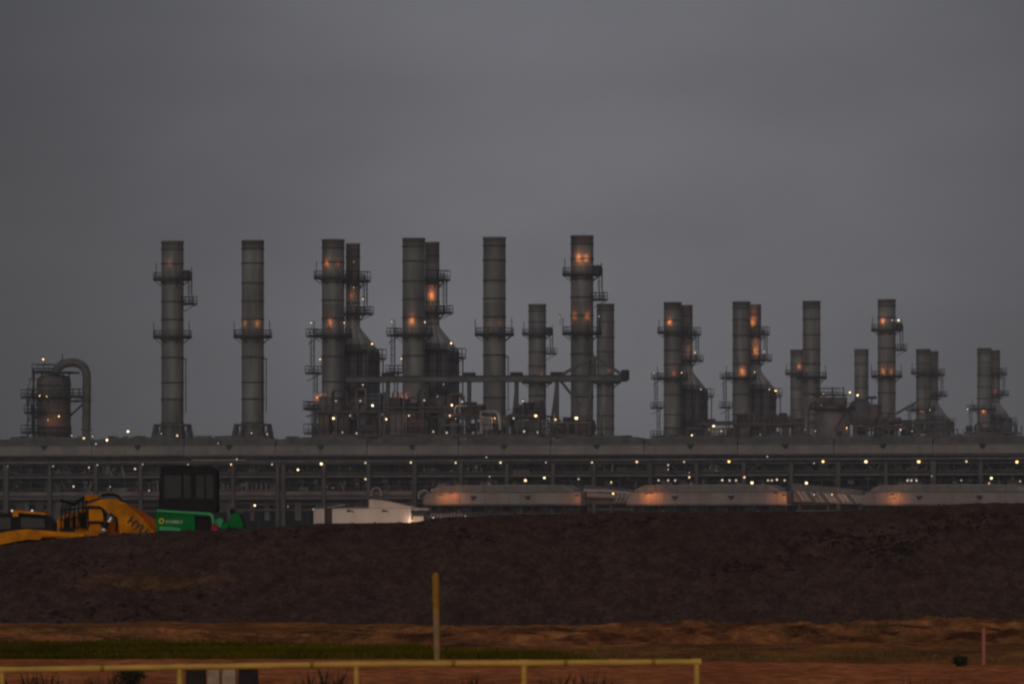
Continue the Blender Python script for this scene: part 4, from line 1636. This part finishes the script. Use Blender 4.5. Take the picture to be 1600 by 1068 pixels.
xs = np.concatenate([[-2500, -900, -300, -120, -60], np.arange(-36, 36.1, .22), [60, 120, 300, 900, 2500]])
ys = np.concatenate([[-300, -40, 0, 25, 45], np.arange(56, 176, .35), [185, 210, 260, 330, 400, 460, 520, 700, 1000, 1500, 2300, 3200, 4600]])
grid('ground', xs, ys, zground, M_ground)

# rough berm of turned soil in front of the mound
def zberm(Xg, Yg):
    edge = np.clip((Yg - 112) / 6, 0, 1) * np.clip((138.5 + 5 * fbm(Xg, Yg * 0, .35, 4, 51) - Yg) / 8, 0, 1)
    r = np.abs(fbm(Xg, Yg, .28, 5, 3, .6))
    return GZ - .12 + edge * (.10 + .20 * (1 - r) * np.clip((Xg + 8) / 10, .2, 1) + .10 * fbm(Xg, Yg, 1.1, 4, 9, .6))


M_berm = soil('turned_soil', ((.11, .036, .012), (.56, .205, .062)), (.7, 3.2), .9, 9, (1, .3, 1))
grid('soil_strip', np.arange(-34, 34.1, .16), np.arange(110, 149, .22), zberm, M_berm)

# road strip
def zroad(Xg, Yg):
    return GZ + .075 + .006 * fbm(Xg, Yg, .6, 3, 4) - 0.25 * np.clip((85 - Yg) / 25, 0, 1)


xr = np.arange(-30, 30.1, .5)
Xg, _ = np.meshgrid(xr, [0])
me_rows = np.linspace(0, 1, 30)


def road():
    co, fs = [], []
    for j, t_ in enumerate(me_rows):
        for x in xr:
            far = 97.5 - .0 * x if x < 0 else 97.5 - x * .62
            y = 66 + (far - 66) * t_
            z = GZ + .085 - 0.25 * max(0, min(1, (85 - y) / 25))
            co.append((x, y, z))
    n_ = len(xr)
    for j in range(len(me_rows) - 1):
        for i in range(n_ - 1):
            a = j * n_ + i
            fs.append((a, a + 1, a + n_ + 1, a + n_))
    b_ = MB().add(co, fs, M_road, True)
    return tag(b_.build('dirt_road'), None, None, None, 'structure')


road()

crest = np.array([(-900, 862), (-300, 858), (0, 850), (100, 837), (250, 829.5), (380, 826.5), (440, 821), (500, 815.5), (560, 814.5), (600, 812.5), (650, 812.5), (700, 804), (850, 800.5), (1000, 796.5), (1200, 797), (1350, 796), (1430, 789), (1500, 787), (1600, 784), (1900, 782), (2600, 790)], float)


def zmound(Xg, Yg):
    px = 800 + Xg * F / 160.0
    yc = np.interp(px, crest[:, 0], crest[:, 1])
    zc = HC + (YH - yc) * 160.0 / F
    toe = 141.5 + .9 * fbm(Xg, Yg * 0, .12, 3, 2) + .9 * fbm(Xg, Yg * 0, .7, 4, 52) - np.clip((Xg - 8) / 8, 0, 1) * 3.0
    s_ = np.clip((Yg - toe) / (160 - toe), 0, 1)
    up = np.sin(s_ * math.pi / 2) ** 1.05
    dn = np.clip((174 - Yg) / 14, 0, 1)
    dn = dn * dn * (3 - 2 * dn)
    prof = np.where(Yg < 160, up, dn)
    z = (GZ - .35) + (zc - GZ + .35) * prof
    side = np.clip((44 - np.abs(Xg)) / 8, 0, 1)
    amp = np.clip(prof * 3, 0, 1)
    r = fbm(Xg, Yg, .30, 6, 6, .58)
    clod = np.maximum(0, fbm(Xg, Yg, 1.6, 3, 8, .6) - .45)
    gully = -np.maximum(0, np.abs(fbm(Xg + Yg * .4, Yg, .16, 3, 12)) * -1 + .12) * 1.0
    for bx, by, rx, ry, am in ((-1.1, 153.5, .7, 1.2, .5), (6.3, 148.5, 1.1, 1.2, .5), (8.4, 152.5, 1.2, 2.2, .8), (9.8, 150.5, 1.1, 1.4, .7), (11.6, 154, 1.6, 2.0, .5), (-9.5, 145, 2.2, 1.6, .4), (-11.5, 152, 2, 2, .3), (3.2, 156, 2.0, 1.3, .35), (-5, 156.5, 2.0, 1.4, .3)):
        w_ = np.exp(-((Xg - bx) / rx) ** 2 - ((Yg - by) / ry) ** 2)
        r = r - w_ * am * 6.5 * np.maximum(0, fbm(Xg, Yg, .9, 4, 17, .6) + .1)
    near_c = 1 - np.exp(-((Yg - 160) / 4.0) ** 2) * .80
    return (z - .05 * amp + amp * near_c * (.13 * r + .16 * clod + .6 * gully)) * side + (GZ - .4) * (1 - side)


mound = grid('dirt_mound', np.arange(-44, 44.01, .13), np.concatenate([np.arange(137, 163, .13), np.arange(163, 176, .5)]), zmound, M_mound)

# sandy streak on the left of the mound face: thin spread of paler spoil lying on it
def zpatch(Xg, Yg):
    e = np.clip(1 - ((Xg + 9.3) / 2.1) ** 2 - ((Yg - 149.3) / 1.1) ** 2 + .5 * fbm(Xg, Yg, 1.1, 4, 15), -1, 1)
    return zmound(Xg, Yg) + .035 * e - .01


grid('sandy_patch', np.arange(-12.0, -6.4, .11), np.arange(147, 152, .11), zpatch, M_patch)

# loose stones over the mound (nobody could count them)
def stones():
    b = MB()
    r2 = random.Random(12)
    n_ = 9000
    X_ = np.array([r2.uniform(-17, 17) for _ in range(n_)])
    Y_ = np.array([r2.uniform(141, 158.5) for _ in range(n_)])
    Z_ = zmound(X_[None, :], Y_[None, :])[0]
    for x, y, z in zip(X_, Y_, Z_):
        s_ = r2.uniform(.012, .04) if r2.random() < .95 else r2.uniform(.04, .085)
        k = 6
        m_ = STONE if r2.random() < .035 else M_mound
        vs = [(x + s_ * r2.uniform(.6, 1.2) * math.cos(a * 1.047), y + s_ * r2.uniform(.6, 1.2) * math.sin(a * 1.047), z - .02) for a in range(k)]
        vs += [(x + s_ * .55 * math.cos(a * 1.047 + .3), y + s_ * .55 * math.sin(a * 1.047 + .3), z + s_ * r2.uniform(.6, 1.3)) for a in range(k)]
        b.add(vs, [(a, (a + 1) % k, k + (a + 1) % k, k + a) for a in range(k)] + [tuple(range(k, 2 * k))], m_)
    for bx, by, rx, ry, n2 in ((-1.1, 153.5, .6, .8, 60), (6.3, 148.5, .9, .7, 70), (8.6, 152.5, 1.3, 1.4, 200), (9.9, 150.5, 1.1, .9, 90), (11.6, 153.5, 1.6, 1.2, 120), (-10.5, 145, 2.6, 1.2, 90), (-11.5, 151, 2, 1.6, 50), (3.2, 155.5, 2.4, .9, 70), (-5, 156, 2.4, .9, 60)):
        X_ = np.array([bx + r2.gauss(0, rx * .6) for _ in range(n2)])
        Y_ = np.array([by + r2.gauss(0, ry * .7) + (x_ - bx) * .5 for x_ in X_])
        Z_ = zmound(X_[None, :], Y_[None, :])[0]
        for x, y, z in zip(X_, Y_, Z_):
            s_ = r2.uniform(.03, .10)
            vs = [(x + s_ * r2.uniform(.7, 1.6) * math.cos(a * 1.047), y + s_ * r2.uniform(.6, 1.2) * math.sin(a * 1.047), z - .03) for a in range(6)]
            vs += [(x + s_ * .6 * math.cos(a * 1.047 + .3), y + s_ * .6 * math.sin(a * 1.047 + .3), z + s_ * r2.uniform(.3, .7)) for a in range(6)]
            b.add(vs, [(a, (a + 1) % 6, 6 + (a + 1) % 6, 6 + a) for a in range(6)] + [tuple(range(6, 12))], RUT_SHADE)
    return tag(b.build('loose_stones'), 'loose stones and clods scattered over the dark dirt mound', 'stones', None, 'stuff')


STONE = mat('spoil_stone', (.10, .066, .050), .95, 0, .4, 6)
RUT_SHADE = mat('rut_shade_clod', (.026, .015, .012), .95, 0, .4, 4)  # dark colour stands in for the shade of churned ruts
stones()

# ------------------------------------------------------------------ grass
def blades(name, pts, hmin, hmax, w, m, lean=.5, seed=1, hs=1.0):
    r2 = np.random.default_rng(seed)
    n_ = len(pts)
    h = r2.uniform(hmin, hmax, n_) * hs
    a = r2.uniform(0, 2 * np.pi, n_)
    dx, dy = np.cos(a) * w, np.sin(a) * w
    lx, ly = r2.normal(0, lean, n_) * h, r2.normal(0, lean, n_) * h
    co = np.zeros((n_, 4, 3), np.float32)
    co[:, 0] = pts + np.stack([-dx, -dy, -0.03 * np.ones(n_)], 1)
    co[:, 1] = pts + np.stack([dx, dy, -0.03 * np.ones(n_)], 1)
    co[:, 2] = pts + np.stack([lx * .45 + dx * .6, ly * .45 + dy * .6, h * .6], 1)
    co[:, 3] = pts + np.stack([lx, ly, h], 1)
    vs = co.reshape(-1, 3)
    base = np.arange(n_)[:, None] * 4
    tri = np.concatenate([base + np.array([[0, 1, 2]]), base + np.array([[0, 2, 3]])], 1).reshape(-1, 3).astype(np.int32)
    me = bpy.data.meshes.new(name)
    me.vertices.add(len(vs))
    me.vertices.foreach_set('co', vs.ravel())
    me.loops.add(tri.size)
    me.loops.foreach_set('vertex_index', tri.ravel())
    me.polygons.add(len(tri))
    me.polygons.foreach_set('loop_start', np.arange(0, tri.size, 3, dtype=np.int32))
    me.update(calc_edges=True)
    me.materials.append(m)
    return link(name, me)


M_grass = mat('grass_green', (.058, .048, .001), .85, 0, .4, .35, tint=(.165, .130, .002), spec=.05)
M_dry = mat('grass_dry', (.19, .105, .03), .85, 0, .4, .7, tint=(.22, .16, .03))
M_weed = mat('weed_dark', (.022, .022, .010), .9, 0, .4, 2)

N = 90000
gx = rng.uniform(-15, 3.0, N)
gy = rng.uniform(99.5, 122, N)
# the green strip tapers out to the right; ragged edge and bare spots
lim_far = np.interp(gx, [-15, -6, -2, 0, 1.4, 3], [112, 113, 111.5, 108, 103, 99])
den = fbm(gx, gy, .35, 4, 21) + .5
ok = (gy < lim_far + 2.2 * fbm(gx, gy * 0, .8, 4, 22)) & (rng.random(N) < np.clip(.15 + 1.1 * den, 0.03, 1))
pts = np.stack([gx, gy, GZ + .02 + np.zeros(N)], 1)[ok]
tag(blades('green_grass', pts, .04, .14, .012, M_grass, .5, 3), 'short dark green grass strip between the red road and the turned soil', 'grass', None, 'stuff')

N = 30000
gx = rng.uniform(-15, 15, N)
gy = rng.uniform(98, 142, N)
den = fbm(gx, gy, .3, 4, 31)
ok = (den > .12) & ((gx > 1.5) | (gy > 119)) & (gy < 141)
pz = np.where(gy > 110, zberm(gx[None, :], gy[None, :])[0], GZ + .02)
pts = np.stack([gx, gy, pz], 1)[ok]
tag(blades('dry_grass', pts, .03, .10, .008, M_dry, .7, 4), 'sparse dry straw-coloured grass over the reddish turned soil', 'grass', None, 'stuff')

# weeds between the camera and the road, poking up from below the frame
N = 9000
gx = rng.uniform(-7.5, 7.5, N)
gy = rng.uniform(66, 72, N)
tuft = fbm(gx, gy * 0, 1.5, 4, 41, .6)
ok = tuft > -.05
pts = np.stack([gx, gy, GZ - .13 + 0 * gx], 1)[ok]
hs = np.clip(.62 + (tuft[ok] + .05) * .75, .5, 1.25)
tag(blades('roadside_weeds', pts, .26, .56, .008, M_weed, .16, 5, hs), 'dark wispy weeds growing beside the yellow guard rail', 'weeds', None, 'stuff')


def shrub(px, py, D, w, h, m, label, n=420, seed=1):
    c = at(px, py, D)
    r2 = np.random.default_rng(seed)
    pts = []
    b = MB()
    k = 7
    for i in range(k):
        a = r2.uniform(0, 6.28)
        b.tube([(0, 0, 0), (w * .25 * math.cos(a), w * .2 * math.sin(a), h * .5), (w * .42 * math.cos(a), w * .3 * math.sin(a), h * .85)], [.012, .009, .004], M['rubber'], 5)
    t = thing('shrub', label, 'shrub', (c[0], D, GZ + .08 - .25 * max(0, min(1, (85 - D) / 25))))
    b.build('stem', t)
    vs, fs = [], []
    for i in range(n):
        u = r2.normal(0, 1, 3)
        u /= np.linalg.norm(u)
        rad = r2.uniform(.35, 1) ** .6
        p = np.array([u[0] * w / 2 * rad, u[1] * w / 2.4 * rad, h * .55 + u[2] * h * .48 * rad])
        p[0] *= 1 + .25 * math.sin(p[2] * 40)
        s_ = r2.uniform(.018, .04)
        d1 = r2.normal(0, 1, 3)
        d1 /= np.linalg.norm(d1)
        d2 = np.cross(d1, u)
        o = len(vs)
        vs += [tuple(p), tuple(p + d1 * s_ + d2 * s_ * .4), tuple(p + d1 * s_ * 2), tuple(p + d1 * s_ - d2 * s_ * .4)]
        fs.append((o, o + 1, o + 2, o + 3))
    MB().add(vs, fs, m).build('foliage', t)


shrub(204, 1066, 80, .36, .33, M_weed, 'dark rounded shrub behind the yellow rail beside the striped block', 700, 2)
shrub(1500, 1042, 92, .26, .17, mat('shrub_green', (.03, .035, .008), .9, 0, .4, 3), 'small green shrub at the road edge near the pink stake', 420, 3)

# ------------------------------------------------------------------ yellow guard rail, posts, stake, striped block
RLD = 60.0
railD = lambda px: RLD
t = thing('guard_rail', 'yellow steel pipe guard rail with evenly spaced posts in the foreground', 'guard rail', (0, RLD, 0))
topz = lambda px: HC + (YH - np.interp(px, [-200, 0, 550, 1000, 1092], [1051, 1046, 1037, 1034, 1033.5])) * RLD / F
pts = [((px - 800) * RLD / F, 0, topz(px)) for px in (-200, 0, 140, 281, 420, 557, 690, 818, 960, 1088)]
b = MB()
b.tube(pts, .031, M['yellow'], 14)
for p_ in pts[1:]:
    b.tube([(p_[0] - .05, 0, p_[2] - .0004), (p_[0] + .05, 0, p_[2])], .036, M['yellow'], 14)
for x_ in (-4.2, -2.05, -.6, .55, 1.45):
    z_ = float(topz(800 + x_ * F / RLD))
    b.tube([(x_ - .02, 0, z_), (x_ + .02, 0, z_)], .0345, M['ochre2'], 14)
b.build('top_rail', t)
for px in (-140, 3, 281, 557, 819, 1089):
    x = (px - 800) * RLD / F
    b = MB()
    b.tube([(x, 0, GZ - .3), (x, 0, topz(px) - .005)], .029, M['yellow'], 12)
    b.ball((x, 0, topz(px)), .034, M['yellow'], 12, 8)
    b.build('post', t)
b = MB()
b.tube([(p[0], 0, p[2] - .45) for p in pts], .027, M['yellow'], 12)
b.build('mid_rail', t)

PD = 97.0
c = at(683, 1037, PD)
t = thing('marker_post', 'upright faded yellow marker post rising behind the guard rail', 'post', (c[0], PD, GZ))
top = HC + (YH - 899) * PD / F - GZ
b = MB()
for a, e, r0, r1, m_ in ((0, top * .62, .05, .056, 'ochre'), (top * .62, top, .058, .060, 'ochre2')):
    tilt = -.016
    b.tube([(tilt * a, 0, a), (tilt * e, 0, e)], [r0, r1], M[m_], 16)
b.ball((-.016 * top, 0, top), .058, M['ochre2'], 14, 8)
b.build('pipe', t)
c = at(1537, 1050, 94)
t = thing('survey_stake', 'thin pinkish stake standing alone at the road edge', 'stake', (c[0], 94, GZ))
top = HC + (YH - 982) * 94 / F - GZ
b = MB()
b.box((0, 0, top / 2), (.05, .035, top), M['pink'])
b.prism([(-.025, top), (.025, top), (0, top + .04)], -.0175, .0175, M['pink'])
b.build('stake_shaft', t)

BD = 80.0
c = at(347, 1068, BD)
t = thing('striped_barrier', 'low barrier of black and cream blocks behind the guard rail', 'barrier', (c[0], BD, GZ - .05), 0)
zt = HC + (YH - 1041) * BD / F - (GZ - .05)
for x0, x1, m_ in ((290, 322, 'blackblk'), (324, 345, 'cream'), (347, 370, 'cream'), (372, 404, 'blackblk')):
    a, e = (x0 - 347) * BD / F, (x1 - 347) * BD / F
    b = MB()
    b.prism([(a, 0), (e, 0), (e - .012, zt - .03), (e - .04, zt), (a + .04, zt), (a + .012, zt - .03)], -.14, .14, M[m_], .012)
    b.build('block', t)


# ------------------------------------------------------------------ machines behind the mound
MD = 178.0
mx = lambda px: (px - 800) * MD / F
mz = lambda py: HC + (YH - py) * MD / F


def poly(pts, ox=0, oz=0):
    return [(mx(a) - ox, mz(b_) - oz) for a, b_ in pts]


def text_mesh(s_, size, m, extr=.004, bold=.006):
    cu = bpy.data.curves.new('lettering', 'FONT')
    cu.body = s_
    cu.size = size
    cu.extrude = extr
    cu.offset = bold
    cu.align_x = 'CENTER'
    cu.align_y = 'CENTER'
    o = bpy.data.objects.new('lettering', cu)
    COL.objects.link(o)
    dg = bpy.context.evaluated_depsgraph_get()
    me = bpy.data.meshes.new_from_object(o.evaluated_get(dg))
    bpy.data.objects.remove(o)
    bpy.data.curves.remove(cu)
    me.materials.clear()
    me.materials.append(m)
    return me


GP = 1.3
# big excavator, boom folded over
ox, oz = mx(170), GP
ex = thing('excavator', 'yellow excavator with its boom curving over and black lettering on the boom', 'excavator', (ox, MD, GP))
PX = lambda pts: poly(pts, ox, oz)
b = MB()
b.prism(PX([(136, 788), (150, 783), (162, 780), (176, 779), (186, 781), (197, 786), (210, 796), (225, 809), (243, 829), (245, 850), (200, 850), (189, 833), (186, 815), (181, 806), (176, 800), (169, 801), (166, 797), (161, 791), (137, 792)]), -.55, -.15, M['mach'], .03)
b.build('boom', ex)
b = MB()
b.prism(PX([(190, 784), (206, 789), (225, 800), (247, 815), (250, 850), (243, 832), (224, 809), (208, 795)]), -.12, .35, M['machshade'], .03)  # shade on the arm is painted in by the redder colour
b.build('arm', ex)
b = MB()
b.prism(PX([(130, 776), (138, 773), (156, 772.5), (156, 778), (140, 783), (133, 782)]), -.5, .5, M['mach'], .03)
b.build('engine_hood', ex)
b = MB()
b.prism(PX([(141, 795), (160, 795), (163, 802), (164, 814), (141, 814)]), -.6, .6, M['mach'], .02)
b.prism(PX([(143, 818), (158, 818), (163, 826), (163, 850), (143, 850), (140, 828)]), -.62, .6, M['mach'], .02)
b.prism(PX([(139, 793), (164, 793), (166, 850), (139, 850)]), -.45, .9, M['steel'])
b.prism(PX([(164, 812), (186, 812), (190, 850), (164, 850)]), -.4, .8, M['machshade'], .02)
b.build('house', ex)
b = MB()
hz = [(160, 773), (168, 771.5), (178, 771.3), (186, 774), (191, 780), (193, 786)]
for k in range(3):
    b.tube([(mx(a) - ox, -.45 + k * .12, mz(b_) - oz - k * .015) for a, b_ in hz], .028, M['black'], 8)
b.tube([(mx(a) - ox, -.66, mz(b_) - oz) for a, b_ in ((138, 791), (158, 791.5), (163, 796), (168, 805))], .024, M['black'], 8)
b.tube([(mx(a) - ox, -.66, mz(b_) - oz) for a, b_ in ((139, 815.5), (158, 815.5), (163, 820), (166, 827))], .024, M['black'], 8)
b.tube([(mx(a) - ox, -.60, mz(b_) - oz) for a, b_ in ((183, 807), (185, 818), (183, 830))], .035, M['black'], 8)
b.build('hose', ex)
b = MB()
b.tube([(mx(164) - ox, -.7, mz(829) - oz), (mx(172) - ox, -.7, mz(815) - oz)], .065, M['black'], 10)
b.tube([(mx(167) - ox, -.7, mz(824) - oz), (mx(177) - ox, -.7, mz(808) - oz)], .058, M['chrome'], 10)
b.ball((mx(165) - ox, -.7, mz(828) - oz), .09, M['chrome'], 10, 8)
b.build('boom_cylinder', ex)
b = MB()
for a in (97, 103, 110, 117, 124, 131, 136):
    b.tube([(mx(a) - ox, -.5, mz(826) - oz), (mx(a + 1) - ox, -.5, mz(792 if a < 118 else 781) - oz)], .022, M['black'], 6)
for y in (792, 806, 820):
    b.tube([(mx(95) - ox, -.5, mz(y + 6) - oz), (mx(137) - ox, -.5, mz(y) - oz)], .02, M['black'], 6)
b.tube([(mx(96) - ox, -.5, mz(781) - oz), (mx(118) - ox, -.5, mz(788) - oz), (mx(134) - ox, -.5, mz(776) - oz)], .05, M['black'], 6)
b.build('guard_frame', ex)
b = MB()
b.prism(PX([(84, 818), (95, 808), (104, 802), (112, 803), (120, 798), (128, 795), (138, 797), (140, 850), (84, 850)]), -.2, .5, M['mach'], .03)
b.prism(PX([(100, 812), (108, 806), (109, 825), (101, 826)]), -.27, -.2, M['black'])
b.prism(PX([(113, 806), (118, 803), (120, 825), (114, 825)]), -.27, -.2, M['black'])
b.prism(PX([(124, 800), (136, 800), (136, 824), (126, 824)]), -.27, -.2, M['black'])
b.build('counterweight', ex)
b = MB()
b.prism(PX([(70, 828), (130, 830), (152, 828), (158, 838), (150, 850), (70, 850)]), -.9, -.3, M['mach'], .02)
b.prism(PX([(98, 825), (119, 825), (119, 829.5), (98, 829.5)]), -.94, -.5, M['black'])
b.build('track_guard', ex)
b = MB()
for y in (-1.0, 1.0):
    b.prism(PX([(85, 852), (90, 846), (220, 846), (226, 852), (220, 858), (90, 858)]), y - .25, y + .25, M['rubber'])
b.build('track', ex)
tm = link('lettering', text_mesh('HYU', .33, M['steel'], .004, .012), ex)
ang = math.atan2(mz(832) - mz(813), mx(228) - mx(205))
tm.rotation_euler = (R(90), -ang, 0)
tm.location = (mx(216.5) - ox, -.556, mz(822) - oz)

# second machine at the left edge: dark cab with yellow roof edge, long boom lying forward
ox2 = mx(30)
ex2 = thing('excavator', 'yellow excavator at the photo edge with a dark cab and low flat boom', 'excavator', (ox2, MD - 5, GP))
MD0 = MD
MD = MD0 - 5
PX2 = lambda pts: [(mx(a) - ox2, mz(b_) - oz) for a, b_ in pts]
b = MB()
b.prism(PX2([(-40, 836), (0, 832), (25, 828.5), (45, 826), (70, 828), (100, 831), (136, 834), (134, 838), (100, 837), (68, 838.5), (66, 843), (45, 843), (25, 846), (0, 851), (-40, 858)]), -.6, -.1, M['mach'], .03)
b.prism(PX2([(68, 836.5), (100, 836.5), (100, 838.5), (68, 840)]), -.63, -.58, M['machshade'])
b.build('boom', ex2)
b = MB()
b.prism(PX2([(22, 797), (30, 796.5), (74, 801), (74, 804), (30, 800.5), (30, 807), (22, 807)]), -.5, .9, M['mach'], .015)
b.build('cab_roof', ex2)
b = MB()
b.prism(PX2([(-30, 803), (22, 801), (30, 801), (76, 805), (86, 816), (84, 850), (-30, 850)]), -.3, .9, M['black'], .02)
b.build('cab', ex2)
b = MB()
b.prism(PX2([(34, 808), (70, 810), (72, 824), (34, 824)]), -.34, -.29, M['glass2'])
b.prism(PX2([(-6, 808), (18, 808), (18, 826), (-6, 826)]), -.34, -.29, M['glass2'])
b.build('window', ex2)
b = MB()
for y in (-.9, .9):
    b.prism(PX2([(-60, 856), (-55, 850), (80, 850), (86, 856), (80, 862), (-55, 862)]), y - .25, y + .25, M['rubber'])
b.build('track', ex2)
for a, y in ((20, 797.5), (51, 797.5)):
    lamp(ex2, (mx(a) - ox2, -.2, mz(y) - oz), .30, 'd', (0, 1.2, -.4), sc=.22)
MD = MD0

# green mini excavator
ox3 = mx(292)
MD = 176.0
gz3 = 1.3
mini = thing('mini_excavator', 'green mini excavator with a tall black glazed cab and white lettering on its side', 'mini excavator', (ox3, MD, gz3))
PX3 = lambda pts: [(mx(a) - ox3, mz(b_) - gz3) for a, b_ in pts]
b = MB()
# cab: posts and rails around the panes, so the glass sits in a real frame
b.prism(PX3([(254, 734), (255, 730), (259, 727.5), (298, 727), (305, 729.5), (330, 728.5), (337, 730), (341, 735), (341, 738), (254, 739)]), -.62, .62, M['black'], .03)
b.build('roof', mini)
b = MB()
for y0, y1 in ((-.62, -.54), (.54, .62)):
    for a0, a1, t0, t1 in ((250, 256.5, 738, 797), (285, 288, 738, 797), (299.5, 307.5, 738, 797), (335, 341, 737, 799), (321, 323, 738, 797)):
        b.prism(PX3([(a0 + (2 if a0 == 250 else 0), t0), (a1 + (2 if a0 == 250 else 0), t0), (a1, t1), (a0, t1)]), y0, y1, M['black'], .008)
    b.prism(PX3([(250, 778), (340, 779), (340, 800), (249, 797)]), y0 - .01, y1, M['black'], .01)
    b.prism(PX3([(254, 737), (340, 736), (340, 741), (254, 741.5)]), y0 - .008, y1, M['black'], .008)
for a in (252, 338):
    b.box((mx(a) - ox3, 0, mz(765) - gz3), (.07, 1.1, .06), M['black'])
b.build('cab_frame', mini)
for pane in ([(257, 738), (285, 738), (285, 784), (256.5, 784)], [(288, 738), (299.5, 738), (299.5, 784), (288, 784)], [(307.5, 738), (321, 738), (321, 784), (307.5, 784)], [(323, 738), (335, 738), (335, 784), (323, 784)]):
    MB().prism(PX3(pane), -.57, -.555, M['glass'] if pane[0][0] != 257 else M['glass'], 0).build('window', mini)
b = MB()
b.prism(PX3([(261, 764), (264, 758), (276, 757), (281, 764), (287, 768), (289, 784), (261, 784)]), -.30, .3, M['black'], .03)
b.build('seat', mini)
b = MB()
b.prism(PX3([(247, 795), (290, 798), (330, 800), (334, 803), (334, 806), (307, 805), (307, 829), (247, 831), (245, 815)]), -.66, .66, M['green'], .03)
b.build('body', mini)
b = MB()
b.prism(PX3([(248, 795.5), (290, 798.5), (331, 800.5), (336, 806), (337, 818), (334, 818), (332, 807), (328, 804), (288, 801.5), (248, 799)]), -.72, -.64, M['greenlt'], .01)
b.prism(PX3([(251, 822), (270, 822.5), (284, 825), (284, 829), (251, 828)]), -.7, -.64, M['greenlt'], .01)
b.build('trim', mini)
b = MB()
b.prism(PX3([(307, 806), (330, 807), (330, 830), (307, 830)]), -.5, .5, M['black'])
b.build('step_recess', mini)
b = MB()
b.prism(PX3([(331, 819), (337, 817), (342, 822), (343, 830), (331, 830)]), -.6, -.2, M['redpart'], .02)
b.build('lever_guard', mini)
b = MB()
b.prism(PX3([(336, 812), (343, 808), (350, 812), (347, 824), (338, 822)]), -.35, .1, M['greenlt'], .02)
b.prism(PX3([(345, 820), (352, 817), (360, 812), (358, 822), (350, 828)]), -.35, .1, M['green'], .02)
b.build('swing_bracket', mini)
b = MB()
b.prism(PX3([(357, 822), (361, 808), (364, 802), (372, 800.5), (376, 806), (382, 820), (380, 826), (366, 826)]), -.4, .2, M['green'], .03)
b.prism(PX3([(375, 802), (379, 806), (385, 822), (382, 824)]), -.3, .25, M['black'])
b.prism(PX3([(355, 824), (372, 823), (371, 830), (357, 830)]), -.42, .1, M['black'])
b.tube([(mx(362) - ox3, -.2, mz(795) - gz3), (mx(366) - ox3, -.2, mz(804) - gz3)], .07, M['black'], 8)
b.build('folded_arm', mini)
b = MB()
b.tube([(mx(254.5) - ox3, -.695, mz(813.5) - gz3), (mx(254.5) - ox3, -.66, mz(813.5) - gz3)], .085, M['logo'], 20)
b.tube([(mx(254.5) - ox3, -.699, mz(813.5) - gz3), (mx(254.5) - ox3, -.694, mz(813.5) - gz3)], .045, M['green'], 16)
b.build('logo', mini)
tm = link('lettering', text_mesh('SUNBELT', .125, M['white'], .003, .001), mini)
tm.rotation_euler = (R(90), R(1.5), 0)
tm.location = (mx(274) - ox3, -.668, mz(815) - gz3)
tm = link('model_lettering', text_mesh('35', .09, M['black'], .003, .001), mini)
tm.rotation_euler = (R(90), 0, 0)
tm.location = (mx(268) - ox3, -.668, mz(803.5) - gz3)
b = MB()
for y in (-.55, .55):
    b.prism(PX3([(246, 836), (251, 829), (330, 829), (335, 836), (330, 842), (251, 842)]), y - .15, y + .15, M['rubber'])
b.build('track', mini)

# ------------------------------------------------------------------ damp air over the whole site
HZ = 0.00013
hb = MB()
hm = bpy.data.materials.new('damp_air')
hm.use_nodes = True
ht = hm.node_tree
ht.nodes.clear()
hv = ht.nodes.new('ShaderNodeVolumePrincipled')
hv.inputs['Density'].default_value = HZ
hv.inputs['Color'].default_value = (.80, .80, .83, 1)
ho = ht.nodes.new('ShaderNodeOutputMaterial')
ht.links.new(hv.outputs[0], ho.inputs['Volume'])
hb.box((0, 2150, 37.3), (5100, 5000, 78), hm)
hz_o = hb.build('haze')
tag(hz_o, None, None, None, 'stuff')
